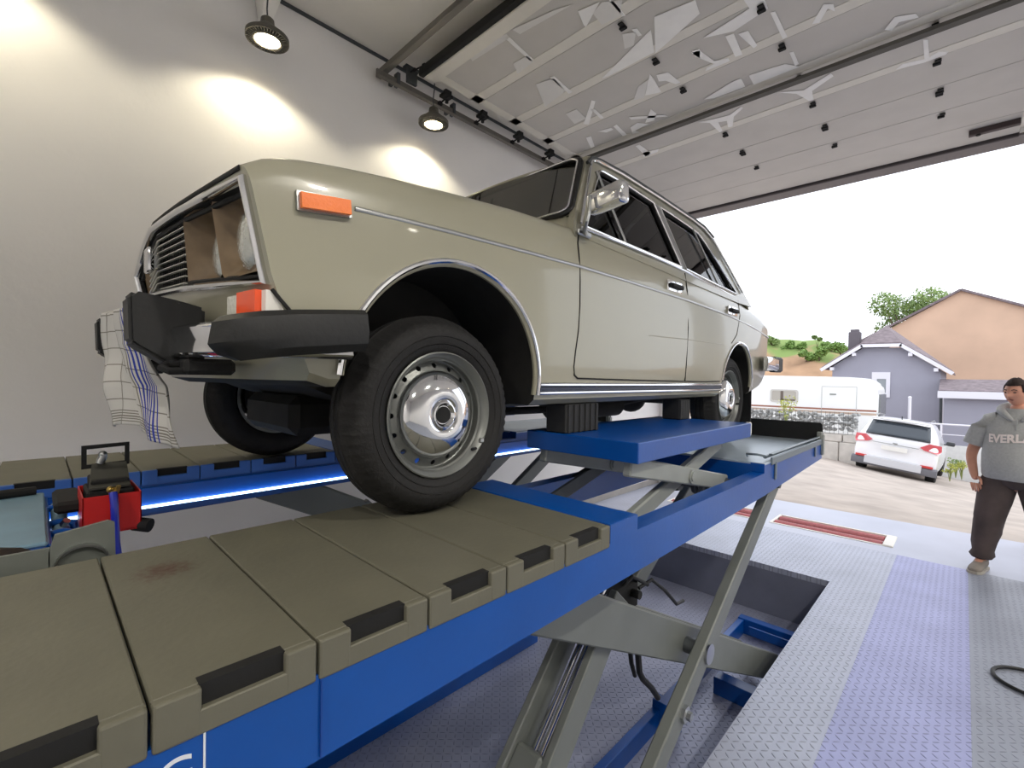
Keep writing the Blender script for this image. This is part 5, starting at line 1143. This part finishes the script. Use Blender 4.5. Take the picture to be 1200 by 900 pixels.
# local frame: x toward the photo's right, y away, z up ; slightly turned to the left
PM = Matrix.Translation((.36, 6.12, 0)) @ Matrix.Rotation(math.radians(-10), 4, 'Z')
def pp_(x, y, z): return PM @ Vector((x, y, z))
def body_skin():
    J = {}; V = []; E = []; Rr = []
    def j(n, p, r, par=None):
        J[n] = len(V); V.append(pp_(*p)); Rr.append(r)
        if par: E.append((J[par], J[n]))
    j('pel', (0, 0, .93), (.15, .12)); j('bel', (0, -.03, 1.08), (.155, .125), 'pel'); j('che', (0, -.01, 1.28), (.16, .11), 'bel'); j('upc', (0, 0, 1.40), (.11, .075), 'che'); j('nek', (0, .0, 1.50), (.062, .062), 'upc'); j('nk2', (-.01, -.02, 1.57), (.058, .06), 'nek')
    for s, n in ((-1, 'a'), (1, 'b')):
        j('sh'+n, (s*.175, .0, 1.38), (.052, .052), 'upc'); j('el'+n, (s*.295, .02, 1.13), (.047, .047), 'sh'+n); j('fa'+n, (s*.305, .0, 1.04), (.042, .042), 'el'+n); j('wr'+n, (s*.275, -.06, .91), (.030, .034), 'fa'+n)
        j('pm'+n, (s*.255, -.085, .84), (.038, .022), 'wr'+n)
        j('hp'+n, (s*.10, 0, .86), (.105, .11), 'pel'); j('kn'+n, (s*.172, -.015, .49), (.068, .07), 'hp'+n); j('cf'+n, (s*.195, .02, .34), (.058, .062), 'kn'+n); j('an'+n, (s*.216, .02, .10), (.038, .042), 'cf'+n); j('ft'+n, (s*.232, -.09, .045), (.042, .034), 'an'+n)
    me = bpy.data.meshes.new('b'); me.from_pydata(V, E, []); o = bpy.data.objects.new('b', me); COL.objects.link(o)
    m_ = o.modifiers.new('s', 'SKIN'); m_.use_smooth_shade = True
    for i, r in enumerate(Rr): sv = me.skin_vertices[0].data[i]; sv.radius = r; sv.use_root = (i == 0)
    ss = o.modifiers.new('ss', 'SUBSURF'); ss.levels = 2
    dg = bpy.context.evaluated_depsgraph_get(); dg.update(); r_ = bpy.data.meshes.new_from_object(o.evaluated_get(dg)); bpy.data.objects.remove(o); return r_
bm_ = body_skin()
# head and fingers are joined into the same surface mesh
q = MB(); t = bmesh.new(); t.from_mesh(bm_); 
for v in t.verts: pass
q.merge(t)
HM_ = PM @ Matrix.Translation((-.015, -.035, 1.655)) @ Matrix.Rotation(math.radians(-24), 4, 'Z') @ Matrix.Rotation(math.radians(6), 4, 'X')
t = bmesh.new(); bmesh.ops.create_uvsphere(t, u_segments=40, v_segments=30, radius=1)
for v in t.verts:
    x, y, z = v.co; jaw = 1-.30*max(0, -z)**1.3; X = x*.077*jaw; Y = y*.098*(1-.12*max(0, -z)); Z = z*.118
    if y < 0:   # face towards -y
        f_ = max(0, -y)
        nose = math.exp(-((x/.13)**2))*math.exp(-(((z+.12)/.24)**2))*f_**3; Y -= .026*nose*(1.0-.5*max(0, z+.12)*2)
        for sx2 in (-.42, .42): Y += .012*math.exp(-(((x-sx2)/.20)**2)-(((z-.10)/.13)**2))*f_
        Y -= .006*math.exp(-((z-.27)/.09)**2)*f_; Y -= .007*math.exp(-((x/.32)**2)-(((z+.48)/.07)**2))*f_; Y += .005*math.exp(-((x/.35)**2)-(((z+.40)/.03)**2))*f_; Y -= .012*math.exp(-((x/.35)**2)-(((z+.82)/.16)**2))*f_
    v.co = Vector((X, Y, Z))
bmesh.ops.transform(t, matrix=HM_, verts=t.verts); q.merge(t)
for s in (1, -1): q.ball(HM_ @ Vector((s*.078, .008, -.005)), .03, (.35, .7, 1), 12, 8, M=Matrix.Rotation(math.radians(-34), 4, 'Z'))
for s in (-1, 1):   # fingers slipping into the pocket, thumb at the side
    b0 = Vector((s*.255, -.09, .85))
    for k, L in enumerate((.070, .078, .074, .058)):
        o_ = Vector((s*(-.028+.019*k)*-1, -.004*k, -.035)); p0 = b0+o_*1; p1 = p0+Vector((-s*.006, -.006, -L*.45)); p2 = p1+Vector((-s*.004, .012, -L*.40)); p3 = p2+Vector((0, .014, -L*.2))
        q.tube([pp_(*p0), pp_(*p1), pp_(*p2), pp_(*p3)], [.0095, .009, .0082, .006], 8)
    q.tube([pp_(s*.235, -.10, .875), pp_(s*.215, -.125, .85), pp_(s*.210, -.13, .81)], [.012, .0105, .008], 8)
q.build('body', SKIN, ps, smooth=60)
EYE = mat('eye_dark', (40, 30, 28), .3)
q = MB()
for s in (1, -1): q.ball(HM_ @ Vector((s*.031, -.080, .012)), .009, (1.3, .5, .7), 10, 8); q.tube([HM_ @ Vector((s*.016, -.094, .034)), HM_ @ Vector((s*.032, -.093, .039)), HM_ @ Vector((s*.050, -.082, .033))], .0035, 6)
q.build('eyes', EYE, ps)
q = MB(); q.tube([HM_ @ Vector((x, -.094+.25*abs(x), -.052-.1*abs(x))) for x in (-.024, -.012, 0, .012, .024)], .004, 6); q.build('mouth', mat('lips', (140, 82, 76), .5), ps)
q = MB(); t = bmesh.new(); bmesh.ops.create_uvsphere(t, u_segments=36, v_segments=24, radius=1)
for v in list(t.verts):
    if v.co.z < .0 and v.co.y < .10 or v.co.z < -.45 or (v.co.y < -.55 and v.co.z < .42): t.verts.remove(v)
rr = random.Random(2)
for v in t.verts: k = 1+rr.uniform(-.015, .03); v.co = Vector((v.co.x*.083*k, v.co.y*.104*k+.002, v.co.z*.126*k+(.012 if v.co.y < 0 else 0)))
bmesh.ops.transform(t, matrix=HM_, verts=t.verts); q.merge(t); o = q.build('hair', HAIR, ps, smooth=80); o.modifiers.new('s', 'SOLIDIFY').thickness = .012
def ell(c, rx, ry, n=28, tilt=0, lump=0, ph=0):
    return [pp_(c[0]+rx*math.cos(a)*(1+lump*math.sin(5*a+ph)), c[1]+ry*math.sin(a)*(1+lump*math.sin(4*a+ph)), c[2]+tilt*math.cos(a)) for a in [2*math.pi*i/n for i in range(n)]]
q = MB(); q.rings([ell((0, -.03, .885), .222, .175, lump=.03), ell((0, -.04, .91), .228, .180, lump=.025), ell((0, -.045, 1.0), .234, .188, lump=.02, ph=1), ell((0, -.045, 1.10), .230, .184, lump=.015, ph=2), ell((0, -.025, 1.22), .222, .160, lump=.01), ell((0, -.01, 1.33), .218, .142), ell((0, 0, 1.405), .205, .115), ell((0, .005, 1.45), .165, .095), ell((0, .005, 1.485), .105, .085), ell((0, 0, 1.515), .080, .078), ell((0, 0, 1.50), .072, .07)], cap=False)
for s in (-1, 1):
    def cs(c, d, r, n=20):
        d = Vector(d).normalized(); a = d.orthogonal().normalized(); b_ = d.cross(a); return [pp_(*(Vector(c)+a*r*math.cos(2*math.pi*i/n)+b_*r*math.sin(2*math.pi*i/n))) for i in range(n)]
    dd = (s*.3, .02, -1); rs = [cs((s*.13, 0, 1.415), (s, 0, -.3), .068), cs((s*.180, 0, 1.385), (s*.8, 0, -.6), .080), cs((s*.226, .003, 1.33), dd, .084), cs((s*.254, .01, 1.26), dd, .084), cs((s*.282, .015, 1.165), dd, .088), cs((s*.280, .015, 1.17), dd, .076)]
    q.rings(rs, cap=False)
o = q.build('hooded_top', SHIRT, ps, smooth=80, fix=True)
# hood lying on the shoulders, with its front V
q = MB(); L = [Vector((.085*math.cos(a)*1.25, .01+.095*math.sin(a), 1.50+.035*math.sin(a))) for a in [math.radians(-150+i*15) for i in range(9+12)]]
L = [Vector((-.02, -.125, 1.40)), Vector((-.07, -.105, 1.455))]+[Vector((-.118, -.02, 1.49)), Vector((-.12, .06, 1.51)), Vector((-.07, .13, 1.53)), Vector((0, .15, 1.535)), Vector((.07, .13, 1.53)), Vector((.12, .06, 1.51)), Vector((.118, -.02, 1.49))]+[Vector((.07, -.105, 1.455)), Vector((.02, -.125, 1.40))]
q.tube([pp_(*p) for p in L], [.016, .024, .034, .044, .05, .052, .05, .044, .034, .024, .016], 10); o = q.build('hood', SHIRT, ps, smooth=80); o.modifiers.new('s', 'SUBSURF').levels = 1
q = MB(); q.tube([pp_(.0, -.140, 1.43), pp_(.004, -.150, 1.37), pp_(0, -.155, 1.33)], .005, 6); q.build('zip', CHROME_D, ps)
tc = bpy.data.curves.new('t', 'FONT'); tc.body = 'EVERLAST'; tc.size = .098; tc.extrude = .0015; tc.offset = .004; tc.align_x = 'CENTER'
to = bpy.data.objects.new('tmp', tc); COL.objects.link(to); bpy.context.view_layer.update(); me = bpy.data.meshes.new_from_object(to.evaluated_get(bpy.context.evaluated_depsgraph_get())); bpy.data.objects.remove(to)
t = bmesh.new(); t.from_mesh(me); bmesh.ops.subdivide_edges(t, edges=[e for e in t.edges if e.calc_length() > .02], cuts=2); bmesh.ops.triangulate(t, faces=t.faces); t.to_mesh(me); t.free()
for v in me.vertices:
    x, z, d = v.co; a = x*.82/.204; v.co = pp_(.224*math.sin(a), -.022-.158*math.cos(a)-.010-d, 1.225+z+.012*math.sin(x*9))
link_mesh('chest_lettering', me, mat('shirt_lettering', (250, 240, 235), .8), ps)
q = MB()
for s in (-1, 1):
    rs = []
    for z, x, y, rx, ry, lp in [(.93, .09, 0, .118, .16, 0), (.86, .11, .0, .128, .155, .01), (.76, .130, 0, .126, .14, .02), (.64, .150, -.008, .118, .126, .03), (.52, .170, -.012, .106, .114, .04), (.46, .176, -.01, .102, .106, .05), (.36, .190, .012, .098, .106, .05), (.26, .202, .018, .088, .098, .06), (.18, .212, .02, .074, .084, .07), (.135, .216, .02, .088, .096, .05), (.112, .216, .02, .072, .078, .02), (.122, .216, .02, .05, .055, 0)]:
        rs.append(ell((s*x, y, z), rx, ry, 28, 0, lp, z*40))
    q.rings(rs, cap=False)
q.rings([ell((0, -.01, .80), .07, .10), ell((0, -.01, .84), .18, .15), ell((0, -.01, .92), .212, .165), ell((0, -.01, .96), .206, .16), ell((0, -.01, .965), .17, .13)], cap=True)
q.build('trousers', PANTS, ps, smooth=80, fix=True)
for s in (-1, 1):
    q = MB(); rs = []
    x = s*.218
    for yy, wd, hh, zc_ in [(.075, .028, .045, .06), (.06, .04, .06, .065), (.0, .045, .062, .065), (-.06, .046, .045, .05), (-.12, .052, .034, .04), (-.17, .046, .026, .033), (-.20, .026, .018, .028)]:
        rs.append([pp_(x+(s*.10)*(-yy)+wd*math.cos(a), yy, max(.006, zc_+hh*math.sin(a))) for a in [2*math.pi*i/20 for i in range(20)]])
    q.rings(rs); o = q.build('shoe', SHOE, ps, smooth=60, fix=True)
    q = MB(); q.rings([[pp_(x+(s*.10)*(-yy)+wd*c_, yy, z) for c_, z in ((-1, .0), (1, .0), (1, .022), (-1, .022))] for yy, wd in [(.085, .03), (.06, .045), (0, .048), (-.06, .05), (-.12, .056), (-.175, .05), (-.207, .028)]]); q.build('shoe_sole', mat('pale_sole', (176, 170, 160), .8), o, smooth=None, fix=True)
